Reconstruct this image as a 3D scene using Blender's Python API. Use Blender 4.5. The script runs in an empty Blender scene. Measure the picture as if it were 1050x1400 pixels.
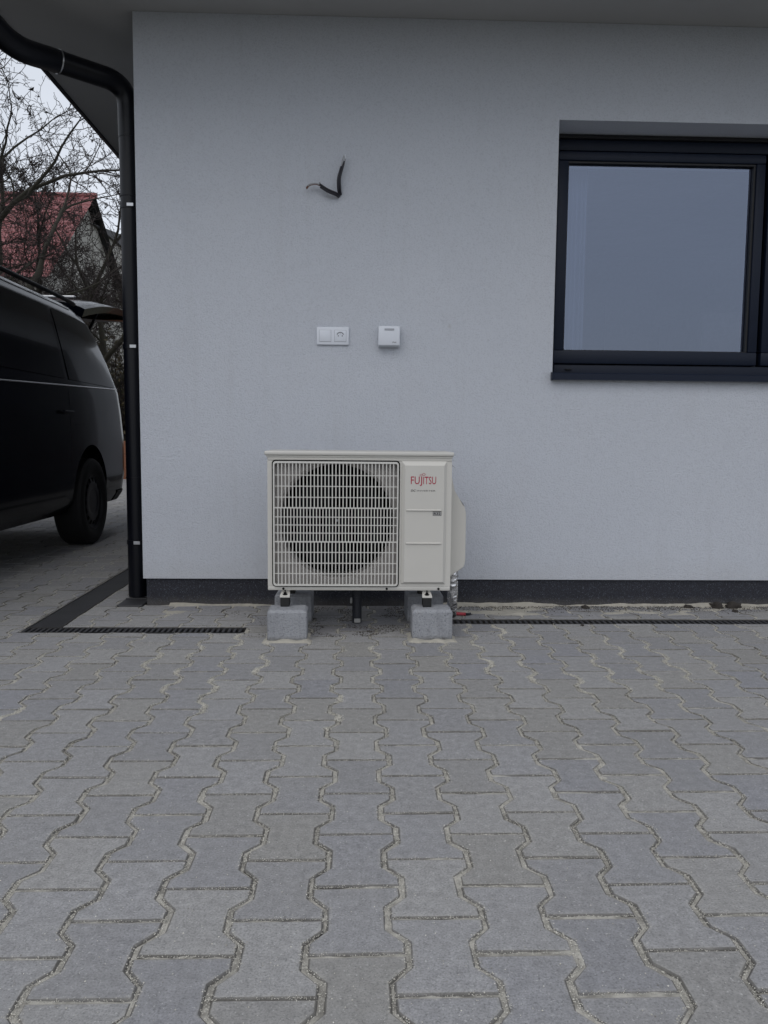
import bpy, bmesh, math, random
import numpy as np
from mathutils import Vector, Matrix, noise
random.seed(7); rng = np.random.default_rng(7)
S = bpy.context.scene
COL = S.collection
R_ = math.radians

# ------------------------------------------------------------------ camera
PITCH, YAW, ROLL, CAMH, FPX = .09491, .03347, .00897, .8472, 1114.3
F = Vector((math.sin(YAW)*math.cos(PITCH), math.cos(YAW)*math.cos(PITCH), -math.sin(PITCH)))
Rt = Vector((math.cos(YAW), -math.sin(YAW), 0)); Up = Rt.cross(F)
R2 = Rt*math.cos(ROLL)+Up*math.sin(ROLL); U2 = -Rt*math.sin(ROLL)+Up*math.cos(ROLL)
cd = bpy.data.cameras.new('camera'); cam = bpy.data.objects.new('camera', cd); COL.objects.link(cam)
m = Matrix.Identity(4)
for i in range(3):
    m[i][0] = R2[i]; m[i][1] = U2[i]; m[i][2] = -F[i]
m[2][3] = CAMH; cam.matrix_world = m
cd.sensor_fit = 'HORIZONTAL'; cd.sensor_width = 36; cd.lens = FPX/1050*36; cd.clip_start = .05; cd.clip_end = 2000
S.camera = cam

# ------------------------------------------------------------------ light
SUN_EL, SUN_AZ = R_(52), R_(200)
w = bpy.data.worlds.new('World'); S.world = w; w.use_nodes = True
nt = w.node_tree; nt.nodes.clear()
sky = nt.nodes.new('ShaderNodeTexSky'); sky.sky_type = 'NISHITA'; sky.sun_disc = False
sky.sun_elevation = SUN_EL; sky.sun_rotation = SUN_AZ; sky.dust_density = 3; sky.air_density = 1.0; sky.ozone_density = 2
tc = nt.nodes.new('ShaderNodeTexCoord')
mp = nt.nodes.new('ShaderNodeMapping'); mp.inputs['Scale'].default_value = (1, 1, 2.6)
nz = nt.nodes.new('ShaderNodeTexNoise'); nz.inputs['Scale'].default_value = 1.7; nz.inputs['Detail'].default_value = 5
cr = nt.nodes.new('ShaderNodeValToRGB')
cr.color_ramp.elements[0].position = .3; cr.color_ramp.elements[0].color = (5.0, 5.25, 5.7, 1)
cr.color_ramp.elements[1].position = .72; cr.color_ramp.elements[1].color = (6.1, 6.4, 6.9, 1)
mx = nt.nodes.new('ShaderNodeMixRGB'); mx.inputs[0].default_value = .85
bg = nt.nodes.new('ShaderNodeBackground'); bg.inputs['Strength'].default_value = .1
out = nt.nodes.new('ShaderNodeOutputWorld')
L = nt.links.new
L(tc.outputs['Generated'], mp.inputs['Vector']); L(mp.outputs[0], nz.inputs['Vector']); L(nz.outputs['Fac'], cr.inputs[0])
L(sky.outputs[0], mx.inputs[1]); L(cr.outputs[0], mx.inputs[2]); L(mx.outputs[0], bg.inputs[0]); L(bg.outputs[0], out.inputs[0])
sd = bpy.data.lights.new('sun', 'SUN'); sd.energy = .5; sd.angle = R_(60); sd.color = (1, .97, .93)
so = bpy.data.objects.new('sun', sd); COL.objects.link(so)
dirv = Vector((math.sin(SUN_AZ)*math.cos(SUN_EL), math.cos(SUN_AZ)*math.cos(SUN_EL), math.sin(SUN_EL)))
so.rotation_euler = dirv.to_track_quat('Z', 'Y').to_euler(); so.location = (0, -5, 12)
S.view_settings.view_transform = 'Standard'; S.view_settings.look = 'None'
S.view_settings.exposure = 0.50; S.view_settings.gamma = 1; S.view_settings.use_curve_mapping = False
S.render.engine = 'CYCLES'

# ------------------------------------------------------------------ helpers
def tag(o, label=None, cat=None, group=None, kind=None):
    if label: o['label'] = label
    if cat: o['category'] = cat
    if group: o['group'] = group
    if kind: o['kind'] = kind
    return o
def empty(name, loc=(0, 0, 0), label=None, cat=None, group=None, rz=0):
    o = bpy.data.objects.new(name, None); COL.objects.link(o); o.location = loc; o.rotation_euler = (0, 0, rz)
    o.empty_display_size = .1
    return tag(o, label, cat, group)
def link(name, me, mat=None, parent=None, smooth=False):
    o = bpy.data.objects.new(name, me); COL.objects.link(o)
    if mat and not me.materials: me.materials.append(mat)
    if parent: o.parent = parent
    if smooth:
        for p in me.polygons: p.use_smooth = True
    return o
class MB:
    """collects shapes in one mesh"""
    def __init__(s): s.bm = bmesh.new()
    def box(s, a, b, bev=0, seg=1, rot=None):
        a = Vector(a); b = Vector(b); c = (a+b)/2; d = b-a
        t = bmesh.new(); bmesh.ops.create_cube(t, size=1)
        bmesh.ops.scale(t, vec=d, verts=t.verts)
        if bev: bmesh.ops.bevel(t, geom=list(t.edges), offset=min(bev, min(d)*.45), segments=seg, affect='EDGES', profile=.5)
        if rot: bmesh.ops.rotate(t, matrix=rot, verts=t.verts)
        bmesh.ops.translate(t, vec=c, verts=t.verts)
        s.add(t); return s
    def add(s, t):
        me = bpy.data.meshes.new('x'); t.to_mesh(me); t.free(); s.bm.from_mesh(me); bpy.data.meshes.remove(me)
    def pydata(s, vs, fs):
        v = [s.bm.verts.new(p) for p in vs]
        for f in fs:
            try: s.bm.faces.new([v[i] for i in f])
            except ValueError: pass
        return s
    def tube(s, pts, rad, n=8, cap=True):
        pts = [Vector(p) for p in pts]; k = len(pts)
        if not hasattr(rad, '__len__'): rad = [rad]*k
        prev = None; rings = []
        for i, p in enumerate(pts):
            d = (pts[min(i+1, k-1)]-pts[max(i-1, 0)]).normalized()
            if prev is None:
                u = d.cross(Vector((0, 0, 1)))
                if u.length < .05: u = d.cross(Vector((0, 1, 0)))
            else: u = prev - d*prev.dot(d)
            u.normalize(); prev = u; v = d.cross(u)
            rings.append([s.bm.verts.new(p+(u*math.cos(2*math.pi*j/n)+v*math.sin(2*math.pi*j/n))*rad[i]) for j in range(n)])
        for a, b in zip(rings, rings[1:]):
            for j in range(n): s.bm.faces.new((a[j], a[(j+1) % n], b[(j+1) % n], b[j]))
        if cap: s.bm.faces.new(rings[0][::-1]); s.bm.faces.new(rings[-1])
        return s
    def lathe(s, prof, c, axis='Z', n=24, cap=True):
        """prof: list of (radius, along)"""
        c = Vector(c); rings = []
        A = {'X': (Vector((0, 1, 0)), Vector((0, 0, 1)), Vector((1, 0, 0))), 'Y': (Vector((1, 0, 0)), Vector((0, 0, 1)), Vector((0, -1, 0))),
             'Z': (Vector((1, 0, 0)), Vector((0, 1, 0)), Vector((0, 0, 1)))}[axis]
        for r, h in prof:
            rings.append([s.bm.verts.new(c+A[0]*r*math.cos(2*math.pi*j/n)+A[1]*r*math.sin(2*math.pi*j/n)+A[2]*h) for j in range(n)])
        for a, b in zip(rings, rings[1:]):
            for j in range(n): s.bm.faces.new((a[j], a[(j+1) % n], b[(j+1) % n], b[j]))
        if cap: s.bm.faces.new(rings[0][::-1]); s.bm.faces.new(rings[-1])
        return s
    def build(s, name, mat, parent=None, smooth=False, auto=None):
        bmesh.ops.recalc_face_normals(s.bm, faces=s.bm.faces)
        if auto:
            for f in s.bm.faces: f.smooth = True
            for e in s.bm.edges:
                if len(e.link_faces) == 2 and e.calc_face_angle(0) > R_(auto): e.smooth = False
        me = bpy.data.meshes.new(name); s.bm.to_mesh(me); s.bm.free()
        return link(name, me, mat, parent, smooth)

# ------------------------------------------------------------------ materials
class NT:
    def __init__(s, name):
        s.m = bpy.data.materials.new(name); s.m.use_nodes = True; s.t = s.m.node_tree
        s.b = s.t.nodes['Principled BSDF']; s.o = s.t.nodes['Material Output']
        s.tc = s.n('TexCoord')
    def n(s, typ, **k):
        nd = s.t.nodes.new('ShaderNode'+typ)
        for a, b in k.items():
            if a[0] == '_': setattr(nd, a[1:], b)
            else: nd.inputs[a.replace('__', ' ')].default_value = b
        return nd
    def l(s, a, b): s.t.links.new(a, b)
    def vec(s, kind='Object', scale=(1, 1, 1)):
        if kind == 'World': src = s.n('NewGeometry').outputs['Position']
        else: src = s.tc.outputs[kind]
        mpn = s.n('Mapping'); mpn.inputs['Scale'].default_value = scale; s.l(src, mpn.inputs[0]); return mpn.outputs[0]
    def noise(s, v, scale, detail=4, rough=.55, out='Fac'):
        nd = s.n('TexNoise', Scale=scale, Detail=detail, Roughness=rough); s.l(v, nd.inputs['Vector']); return nd.outputs[out]
    def ramp(s, f, stops):
        r = s.n('ValToRGB'); e = r.color_ramp.elements
        while len(e) < len(stops): e.new(.5)
        for q, (p, c) in zip(e, stops): q.position = p; q.color = (c if len(c) == 4 else (*c, 1)) if hasattr(c, '__len__') else (c, c, c, 1)
        s.l(f, r.inputs[0]); return r.outputs[0]
    def mix(s, f, a, b, mode='MIX'):
        x = s.n('MixRGB', _blend_type=mode)
        for i, q in ((0, f), (1, a), (2, b)):
            if isinstance(q, (int, float)): x.inputs[i].default_value = q if i == 0 else (q, q, q, 1)
            elif isinstance(q, tuple): x.inputs[i].default_value = (*q[:3], 1)
            else: s.l(q, x.inputs[i])
        return x.outputs[0]
    def math(s, op, a, b=None):
        x = s.n('Math', _operation=op)
        for i, q in ((0, a), (1, b)):
            if q is None: continue
            if isinstance(q, (int, float)): x.inputs[i].default_value = q
            else: s.l(q, x.inputs[i])
        return x.outputs[0]
    def col(s, c): 
        if isinstance(c, tuple): s.b.inputs['Base Color'].default_value = (*c[:3], 1)
        else: s.l(c, s.b.inputs['Base Color'])
    def rough(s, r):
        if isinstance(r, (int, float)): s.b.inputs['Roughness'].default_value = r
        else: s.l(r, s.b.inputs['Roughness'])
    def bump(s, h, dist, strength=1.0, prev=None):
        b = s.n('Bump', Strength=strength, Distance=dist); s.l(h, b.inputs['Height'])
        if prev: s.l(prev, b.inputs['Normal'])
        s.l(b.outputs[0], s.b.inputs['Normal']); return b.outputs[0]
    def set(s, **k):
        for a, b in k.items(): s.b.inputs[a.replace('__', ' ')].default_value = b
        return s

def simple(name, col, rough=.5, metal=0, grain=.12, scale=30, bump=0, coat=0, spec=.5):
    q = NT(name); v = q.vec()
    n1 = q.noise(v, scale, 5); n2 = q.noise(v, scale*.13, 3)
    c = q.mix(n1, tuple(x*(1-grain) for x in col), tuple(min(1, x*(1+grain)) for x in col))
    c = q.mix(q.ramp(n2, [(.35, 0.), (.7, 1.)]), c, q.mix(1., c, (1-grain, 1-grain, 1-grain), 'MULTIPLY'))
    q.col(c); q.rough(q.math('ADD', q.math('MULTIPLY', n1, .12), rough-.06))
    q.set(Metallic=metal, Coat__Weight=coat, Specular__IOR__Level=spec)
    if bump: q.bump(n1, bump)
    return q.m

# facade plaster
q = NT('plaster'); v = q.vec('World')
g1 = q.noise(v, 420, 3, .6); g2 = q.noise(v, 150, 4, .65); big = q.noise(v, 1.3, 5, .6); mid = q.noise(q.vec('World', (1, 1, .35)), 7, 4)
c = q.mix(big, (.560, .590, .650), (.612, .637, .690))
c = q.mix(q.math('MULTIPLY', q.ramp(mid, [(.55, 0.), (.8, 1.)]), .25), c, (.55, .56, .60))
c = q.mix(q.math('MULTIPLY', q.ramp(q.noise(v, 55, 2), [(.68, 0.), (.78, 1.)]), .16), c, (.42, .43, .45))
c = q.mix(q.math('MULTIPLY', q.ramp(g2, [(.3, 1.), (.50, 0.)]), .38), c, (.36, .38, .43))
vo = q.n('TexVoronoi', Scale=2.6, Randomness=1.0); q.l(v, vo.inputs['Vector'])
c = q.mix(q.math('MULTIPLY', q.ramp(vo.outputs['Distance'], [(.0, 1.), (.035, 0.)]), .3), c, (.36, .34, .30))
sz = q.n('SeparateXYZ'); q.l(v, sz.inputs[0])
c = q.mix(q.math('MULTIPLY', q.ramp(q.math('ADD', sz.outputs[2], q.math('MULTIPLY', q.noise(v, 9, 6, .7), .22)), [(.19, 1.), (.36, 0.)]), .22), c, (.40, .385, .35))
drip = q.noise(q.vec('World', (1, 1, .06)), 16, 4, .6)
c = q.mix(q.math('MULTIPLY', q.ramp(drip, [(.58, 0.), (.78, 1.)]), .14), c, (.44, .45, .47))
q.col(c); q.rough(.93); q.set(Specular__IOR__Level=.2)
q.bump(q.math('ADD', g2, q.math('MULTIPLY', g1, .6)), .0052, .95)
PLASTER = q.m
# soffit
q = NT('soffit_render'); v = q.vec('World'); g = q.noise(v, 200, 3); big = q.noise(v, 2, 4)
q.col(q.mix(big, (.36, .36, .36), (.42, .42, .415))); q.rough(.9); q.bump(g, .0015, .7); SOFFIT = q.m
# mosaic plinth
q = NT('mosaic_plaster'); v = q.vec('World')
vo = q.n('TexVoronoi', Scale=330, Randomness=1.0); q.l(v, vo.inputs['Vector'])
sp = q.n('SeparateColor'); q.l(vo.outputs['Color'], sp.inputs[0])
c = q.ramp(sp.outputs[0], [(.0, (.005, .006, .010)), (.55, (.011, .0125, .022)), (.88, (.020, .023, .036)), (.98, (.06, .066, .09)), (1., (.12, .13, .155))])
dust = q.n('SeparateXYZ'); q.l(v, dust.inputs[0])
c = q.mix(q.math('MULTIPLY', q.ramp(q.math('ADD', dust.outputs[2], q.math('MULTIPLY', q.noise(v, 18, 4), .05)), [(.03, 1.), (.075, 0.)]), .22), c, (.2, .18, .15))
q.col(c); q.rough(.55); q.bump(vo.outputs['Distance'], .002, .9); PLINTH = q.m

def paver_mat(name, island):
    q = NT(name); v = q.vec('World'); a = q.n('Attribute', _attribute_name='edge')
    if island: rnd = q.n('NewGeometry').outputs['Random Per Island']
    else: rnd = q.n('ObjectInfo').outputs['Random']
    n1 = q.noise(v, 260, 4, .7); n2 = q.noise(v, 45, 5, .65); n3 = q.noise(v, 3.2, 4, .6); n4 = q.noise(v, 14, 4, .6)
    base = q.ramp(rnd, [(0, (.242, .244, .262)), (.2, (.315, .313, .318)), (.4, (.262, .261, .270)), (.6, (.335, .331, .328)), (.8, (.285, .278, .265)), (1, (.270, .273, .298))])
    c = q.mix(q.ramp(n2, [(.3, 0.), (.7, 1.)]), q.mix(1., base, (.80, .80, .80), 'MULTIPLY'), q.mix(1., base, (1.17, 1.17, 1.17), 'MULTIPLY'))
    c = q.mix(q.ramp(n1, [(.35, .30), (.65, 0.)]), c, q.mix(1., c, (.55, .55, .55), 'MULTIPLY')); c = q.mix(q.ramp(n1, [(.5, 0.), (.72, .30)]), c, q.mix(1., c, (1.6, 1.6, 1.58), 'MULTIPLY'))
    c = q.mix(q.math('MULTIPLY', q.ramp(n3, [(.35, 0.), (.7, 1.)]), .35), c, (.255, .249, .236))
    c = q.mix(q.math('MULTIPLY', q.ramp(n4, [(.55, 0.), (.8, 1.)]), .4), c, (.30, .30, .298))
    c = q.mix(q.ramp(n1, [(.30, .75), (.47, 0.)]), c, (.115, .115, .118))           # open pores
    c = q.mix(q.ramp(q.noise(v, 170, 3, .6), [(.62, 0.), (.70, .65)]), c, (.50, .50, .485))   # pale grit
    # scuffs
    sc = q.n('TexVoronoi', Scale=17.0, Randomness=1.0); q.l(q.vec('World', (1, 1.7, 1)), sc.inputs['Vector'])
    blot = q.math('MULTIPLY', q.ramp(sc.outputs['Distance'], [(.0, 1.), (.13, 0.)]), q.ramp(n2, [(.5, 0.), (.62, 1.)]))
    c = q.mix(q.math('MULTIPLY', blot, .5), c, (.47, .465, .44))
    # sand caught near the joints, then dark rims: dirt plus painted chamfer shade
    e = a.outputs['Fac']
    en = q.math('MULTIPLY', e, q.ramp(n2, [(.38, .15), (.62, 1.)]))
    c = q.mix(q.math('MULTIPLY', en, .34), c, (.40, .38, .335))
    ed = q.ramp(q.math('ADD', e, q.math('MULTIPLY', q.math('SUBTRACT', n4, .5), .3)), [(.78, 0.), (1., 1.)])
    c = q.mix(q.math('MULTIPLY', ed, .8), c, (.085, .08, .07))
    q.col(c); q.rough(.88); q.set(Specular__IOR__Level=.3)
    q.bump(q.math('ADD', q.math('MULTIPLY', n1, .6), n2), .0022, .75); return q.m
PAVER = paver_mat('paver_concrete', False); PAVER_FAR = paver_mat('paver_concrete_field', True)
q = NT('sand'); v = q.vec('World'); n1 = q.noise(v, 700, 3, .7); n2 = q.noise(v, 30, 4)
c = q.mix(n1, (.33, .315, .28), (.66, .63, .56)); c = q.mix(q.math('MULTIPLY', q.ramp(n2, [(.38, 1.), (.60, 0.)]), .65), c, (.15, .142, .125))
q.col(c); q.rough(.95); q.bump(q.noise(v, 500, 3, .7), .002, 1.); SAND = q.m
q = NT('sand_grain'); rnd = q.n('NewGeometry').outputs['Random Per Island']
q.col(q.ramp(rnd, [(0, (.20, .19, .17)), (.35, (.46, .44, .385)), (.8, (.66, .635, .56)), (1, (.78, .75, .68))])); q.rough(.9); GRAIN = q.m
q = NT('pale_sand'); v = q.vec('World'); n1 = q.noise(v, 500, 3, .7); n2 = q.noise(v, 25, 4)
c = q.mix(n1, (.32, .30, .25), (.56, .53, .46)); c = q.mix(q.math('MULTIPLY', q.ramp(n2, [(.4, 1.), (.6, 0.)]), .5), c, (.3, .285, .25))
q.col(c); q.rough(.95); q.bump(n1, .002, 1.); PALESAND = q.m
q = NT('earth'); v = q.vec('World'); n1 = q.noise(v, 1.2, 6); n2 = q.noise(v, 25, 5)
q.col(q.mix(n1, q.mix(n2, (.05, .042, .03), (.09, .08, .055)), q.mix(n2, (.045, .055, .025), (.08, .09, .045)))); q.rough(.95); q.bump(n2, .03); EARTH = q.m
BLACKMETAL = simple('black_coated_steel', (.0018, .0024, .0056), .36, 0, .2, 20, spec=.3)
GRATE = simple('black_grate', (.034, .034, .038), .6, 0, .3, 60)
CHANNEL = simple('channel_dark', (.035, .033, .032), .8, 0, .4, 12)
STEEL = simple('bright_steel', (.5, .51, .53), .35, 1, .1, 40)
FRAME = simple('anthracite_profile', (.007, .012, .027), .45, 0, .06, 90, bump=.0004, spec=.25)
FRAMEDK = simple('gasket_black', (.006, .006, .008), .5, 0, .1)
SPACER = simple('spacer_grey', (.12, .13, .17), .5, 0, .05)
UNIT = simple('unit_beige', (.56, .545, .505), .42, 0, .03, 9, bump=.0002)
UNITTOP = simple('unit_cover_beige', (.55, .54, .505), .42, 0, .03, 9, bump=.0002)
UNITIN = simple('unit_inner_panel', (.36, .34, .325), .6, 0, .08, 9)
GRILLE = simple('grille_beige', (.60, .59, .555), .4, 0, .03, 9)
DARKIN = simple('unit_dark_interior', (.004, .004, .0045), .9, 0, .3, spec=.05)
FANM = simple('fan_plastic', (.008, .008, .009), .7, 0, .2, spec=.12)
REDINK = simple('red_print', (.36, .008, .04), .5, 0, .03)
INK = simple('dark_print', (.04, .035, .035), .5, 0, .05)
TICKET = simple('pale_print_ground', (.36, .36, .35), .5, 0, .05)
q = NT('kerb_concrete'); v = q.vec('World'); n1 = q.noise(v, 120, 5, .7); n2 = q.noise(q.vec('World', (1, 1, .12)), 55, 4); n3 = q.noise(v, 9, 4)
c = q.mix(n1, (.27, .28, .305), (.39, .40, .42)); c = q.mix(q.math('MULTIPLY', q.ramp(n2, [(.45, 0.), (.7, 1.)]), .4), c, (.17, .175, .19)); c = q.mix(q.ramp(n1, [(.33, .8), (.42, 0.)]), c, (.10, .10, .11))
c = q.mix(q.math('MULTIPLY', q.ramp(n3, [(.55, 0.), (.75, 1.)]), .5), c, (.38, .385, .39))
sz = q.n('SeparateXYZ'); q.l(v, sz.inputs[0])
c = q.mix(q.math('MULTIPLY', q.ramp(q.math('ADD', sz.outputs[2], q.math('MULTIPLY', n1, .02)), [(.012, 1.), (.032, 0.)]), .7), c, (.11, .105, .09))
q.col(c); q.rough(.9); q.bump(q.math('ADD', n1, n3), .007, 1.); KERB = q.m
RUBBER = simple('black_rubber', (.008, .008, .008), .55, 0, .2)
WHITEP = simple('white_plastic', (.66, .69, .75), .3, 0, .02, 9, coat=.1)
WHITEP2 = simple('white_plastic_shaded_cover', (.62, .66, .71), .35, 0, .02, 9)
PVC = simple('grey_pvc', (.022, .024, .032), .5, 0, .1)
q = NT('crumpled_foil'); v = q.vec(); vo = q.n('TexVoronoi', Scale=55.0); q.l(v, vo.inputs['Vector'])
q.col((.92, .92, .93)); q.set(Metallic=1.); q.rough(.22); q.bump(q.math('ADD', vo.outputs['Distance'], q.noise(v, 70, 3)), .006, 1.); FOIL = q.m
CABLE = simple('black_cable', (.012, .012, .02), .5, 0, .2)
COPPERW = simple('bare_wire_grey', (.30, .30, .31), .45, 0, .2)
BROWNW = simple('brown_wire', (.12, .05, .03), .5, 0, .2)
REDC = simple('red_cable', (.35, .03, .045), .5, 0, .1)
# glass
q = NT('window_glass'); q.t.nodes.remove(q.b)
fr = q.n('Fresnel', IOR=1.55); tr = q.n('BsdfTransparent'); tr.inputs[0].default_value = (.82, .85, .95, 1)
gl = q.n('BsdfGlossy', Roughness=.015); gl.inputs[0].default_value = (.68, .78, 1, 1)
ms = q.n('MixShader'); q.l(q.math('MINIMUM', q.math('MULTIPLY', fr.outputs[0], 4.6), 1.), ms.inputs[0]); q.l(tr.outputs[0], ms.inputs[1]); q.l(gl.outputs[0], ms.inputs[2]); q.l(ms.outputs[0], q.o.inputs[0])
GLASS = q.m
q = NT('roller_blind'); v = q.vec('World'); g = q.noise(v, 900, 2)
q.col(q.mix(g, (.20, .24, .31), (.24, .28, .35))); q.rough(.95); BLIND = q.m
ROOM = simple('room_wall', (.5, .5, .48), .9)
# van
def paint(name, col, rough, coat=.18):
    q = NT(name); v = q.vec('World')
    d = q.ramp(q.noise(v, 3, 5), [(.4, 0.), (.75, 1.)])
    q.col(q.mix(q.math('MULTIPLY', d, .08), col, (.05, .048, .045))); q.rough(rough); q.set(Coat__Weight=coat, Coat__Roughness=.04, Specular__IOR__Level=.08)
    q.bump(q.noise(v, 1.6, 2), .004, .5); return q.m
VANP = paint('van_paint_blue_black', (.0012, .002, .0048), .16)
VANG = paint('van_tinted_glass', (.0015, .0015, .002), .12, .3)
VANPL = simple('van_black_plastic', (.012, .012, .014), .6, 0, .1)
CHROME = simple('chrome_strip', (.6, .6, .62), .25, 1, .03)
TYRE = simple('tyre_rubber', (.010, .010, .011), .8, 0, .2, 40)
RIM = simple('rim_dull_grey', (.028, .029, .033), .45, .3, .15)
LAMPRED = simple('lamp_red', (.12, .006, .006), .15, 0, .1, coat=.5)
LAMPCLR = simple('lamp_clear', (.5, .52, .55), .1, .2, .05, coat=.8)
q = NT('bark'); v = q.vec(); n1 = q.noise(q.vec('Object', (1, 1, .25)), 40, 5); n2 = q.noise(v, 3, 3)
q.col(q.mix(n2, q.mix(n1, (.018, .015, .013), (.05, .043, .035)), q.mix(n1, (.022, .022, .014), (.055, .055, .035)))); q.rough(.95); q.bump(n1, .01); BARK = q.m
TWIG = simple('twig_brown', (.032, .024, .022), .9, 0, .3, 5)
q = NT('withered_leaf'); rnd = q.n('NewGeometry').outputs['Random Per Island']
q.col(q.ramp(rnd, [(0, (.03, .03, .012)), (.4, (.06, .055, .025)), (.7, (.09, .07, .035)), (1, (.13, .10, .055))])); q.rough(.85); LEAF = q.m
q = NT('red_sheet_roof'); v = q.vec('World'); n1 = q.noise(v, 1.3, 5); n2 = q.noise(v, 14, 4)
q.col(q.mix(n1, q.mix(n2, (.18, .054, .058), (.22, .066, .069)), q.mix(n2, (.22, .078, .078), (.27, .095, .092)))); q.rough(.6); REDROOF = q.m
PALEWALL = simple('neighbour_wall', (.42, .41, .38), .9, 0, .12, 3, bump=.004)
q = NT('terracotta'); v = q.vec('World'); n1 = q.noise(v, 4, 5)
q.col(q.mix(n1, (.21, .085, .045), (.31, .14, .08))); q.rough(.9); q.bump(q.noise(v, 50, 4), .004); TERRA = q.m

# ================================================================== ground
GX0, GX1, GY0, GY1 = -9., 4.6, -1.4, 14.9
CX, CY, PW, PL = .0036, 1.2578, .13875, .2
RECTS = [(-1.43, -.48, 3.43, 3.53), (-1.43, -1.28, 3.53, 9.2), (.40, 4.6, 3.60, 3.69), (-1.17, -1.045, 3.955, 4.145)]
HOUSE = (-1.045, 9., 3.985, 30.)
me = bpy.data.meshes.new('ground')
# a sheet with the paved yard left open
xs = [-400, GX0-.05, GX1+.05, 400]; ys = [-400, GY0-.05, GY1+.05, 400]
vs = [(x, y, -.03) for y in ys for x in xs]; fs = [(j*4+i, j*4+i+1, j*4+i+5, j*4+i+4) for j in range(3) for i in range(3)]
me.from_pydata(vs, [], fs); tag(link('ground', me, EARTH), kind='structure')

def grid_axis(lo, hi, flo, fhi, fine, coarse, extra):
    a = list(np.arange(lo, flo, coarse))+list(np.arange(flo, fhi, fine))+list(np.arange(fhi, hi, coarse))+[hi]
    ex = [e for e in extra if lo < e < hi]
    a = [x for x in a if all(abs(x-e) > fine*.45 for e in ex)]+ex
    return np.array(sorted(a))
gx = grid_axis(GX0, GX1, -1.7, 2.5, .018, .12, [r for q_ in RECTS for r in q_[:2]]+[HOUSE[0]])
gy = grid_axis(GY0, GY1, .9, 4.1, .02, .12, [r for q_ in RECTS for r in q_[2:]]+[HOUSE[2]+.02])
nx, ny = len(gx), len(gy)
V = []
for y in gy:
    for x in gx:
        f = noise.noise((x*9, y*9, 0))*.0022+noise.noise((x*38, y*38, 4))*.0018+noise.noise((x*2.2, y*2.2, 9))*.0012
        V.append((x, y, min(-.0034+f*1.3, -.0006)))
Fc = []
for j in range(ny-1):
    for i in range(nx-1):
        cx, cy = (gx[i]+gx[i+1])/2, (gy[j]+gy[j+1])/2
        if any(a < cx < b and c_ < cy < d for a, b, c_, d in RECTS) or (cx > HOUSE[0] and cy > HOUSE[2]+.02): continue
        Fc.append((j*nx+i, j*nx+i+1, (j+1)*nx+i+1, (j+1)*nx+i))
me = bpy.data.meshes.new('pavement'); me.from_pydata(V, [], Fc)
pavement = tag(link('pavement', me, SAND, smooth=True), kind='structure')

AMP, HW = .0148, PW/2
def outline(g_side=.0042, g_end=.0026, jit=0.):
    h = lambda s: HW+s*AMP-g_side
    e = PL/2-g_end
    j = lambda: random.uniform(-jit, jit)
    pts = [(h(1), e), (h(1), .0675), (h(-1), .0325), (h(-1), -.0325), (h(1), -.0675), (h(1), -e)]
    o = [(x+j(), y+j()) for x, y in pts]+[(-x+j(), y+j()) for x, y in pts[::-1]]
    return o[::-1]      # counter-clockwise
def inset(poly, d):
    n = len(poly); o = []
    for i in range(n):
        p0, p1, p2 = Vector(poly[i-1]), Vector(poly[i]), Vector(poly[(i+1) % n])
        a = (p1-p0).normalized(); b = (p2-p1).normalized()
        na, nb = Vector((-a.y, a.x)), Vector((-b.y, b.x))
        t = (na+nb); L2 = max(t.length_squared/2, .35)
        o.append(tuple(p1+t*(d/L2)))
    return o
def area(p): return sum(p[i-1][0]*p[i][1]-p[i][0]*p[i-1][1] for i in range(len(p)))/2
def inset_cut(poly, d):
    c2 = Vector((sum(p[0] for p in poly)/len(poly), sum(p[1] for p in poly)/len(poly))); o = []
    for p in poly:
        p = Vector(p); v_ = c2-p; o.append(tuple(p+v_*min(.5, d*1.25/max(v_.length, 1e-5))))
    return o
def dedupe(poly):
    o = []
    for p in poly:
        if not o or (abs(p[0]-o[-1][0])+abs(p[1]-o[-1][1])) > .0012: o.append(p)
    if len(o) > 2 and abs(o[0][0]-o[-1][0])+abs(o[0][1]-o[-1][1]) <= .0012: o.pop()
    return o
def paver_geo(poly, full=True, cutp=False):
    ins = inset_cut if cutp else inset
    if cutp: poly = dedupe(poly)
    if area(poly) < 0: poly = poly[::-1]
    sm = abs(area(poly)) < .006
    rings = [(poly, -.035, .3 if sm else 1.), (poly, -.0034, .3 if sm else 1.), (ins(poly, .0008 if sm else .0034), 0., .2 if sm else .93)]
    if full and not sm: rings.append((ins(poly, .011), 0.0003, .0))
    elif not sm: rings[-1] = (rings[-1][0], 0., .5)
    n = len(poly); vs, ed, fs = [], [], []
    for r, z, e in rings:
        vs += [(x, y, z) for x, y in r]; ed += [e]*n
    for k in range(len(rings)-1):
        for i in range(n): fs.append((k*n+i, k*n+(i+1) % n, (k+1)*n+(i+1) % n, (k+1)*n+i))
    fs.append(tuple(range((len(rings)-1)*n, len(rings)*n)))
    return vs, ed, fs
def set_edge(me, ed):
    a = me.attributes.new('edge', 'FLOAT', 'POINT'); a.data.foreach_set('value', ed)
def clip(poly, axis, val, keep_less):
    o = []; n = len(poly)
    ins = lambda p: (p[axis] <= val) if keep_less else (p[axis] >= val)
    for i in range(n):
        a, b = poly[i-1], poly[i]
        if ins(a) != ins(b):
            t = (val-a[axis])/(b[axis]-a[axis]); o.append((a[0]+t*(b[0]-a[0]), a[1]+t*(b[1]-a[1])))
        if ins(b): o.append(b)
    return o
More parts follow.
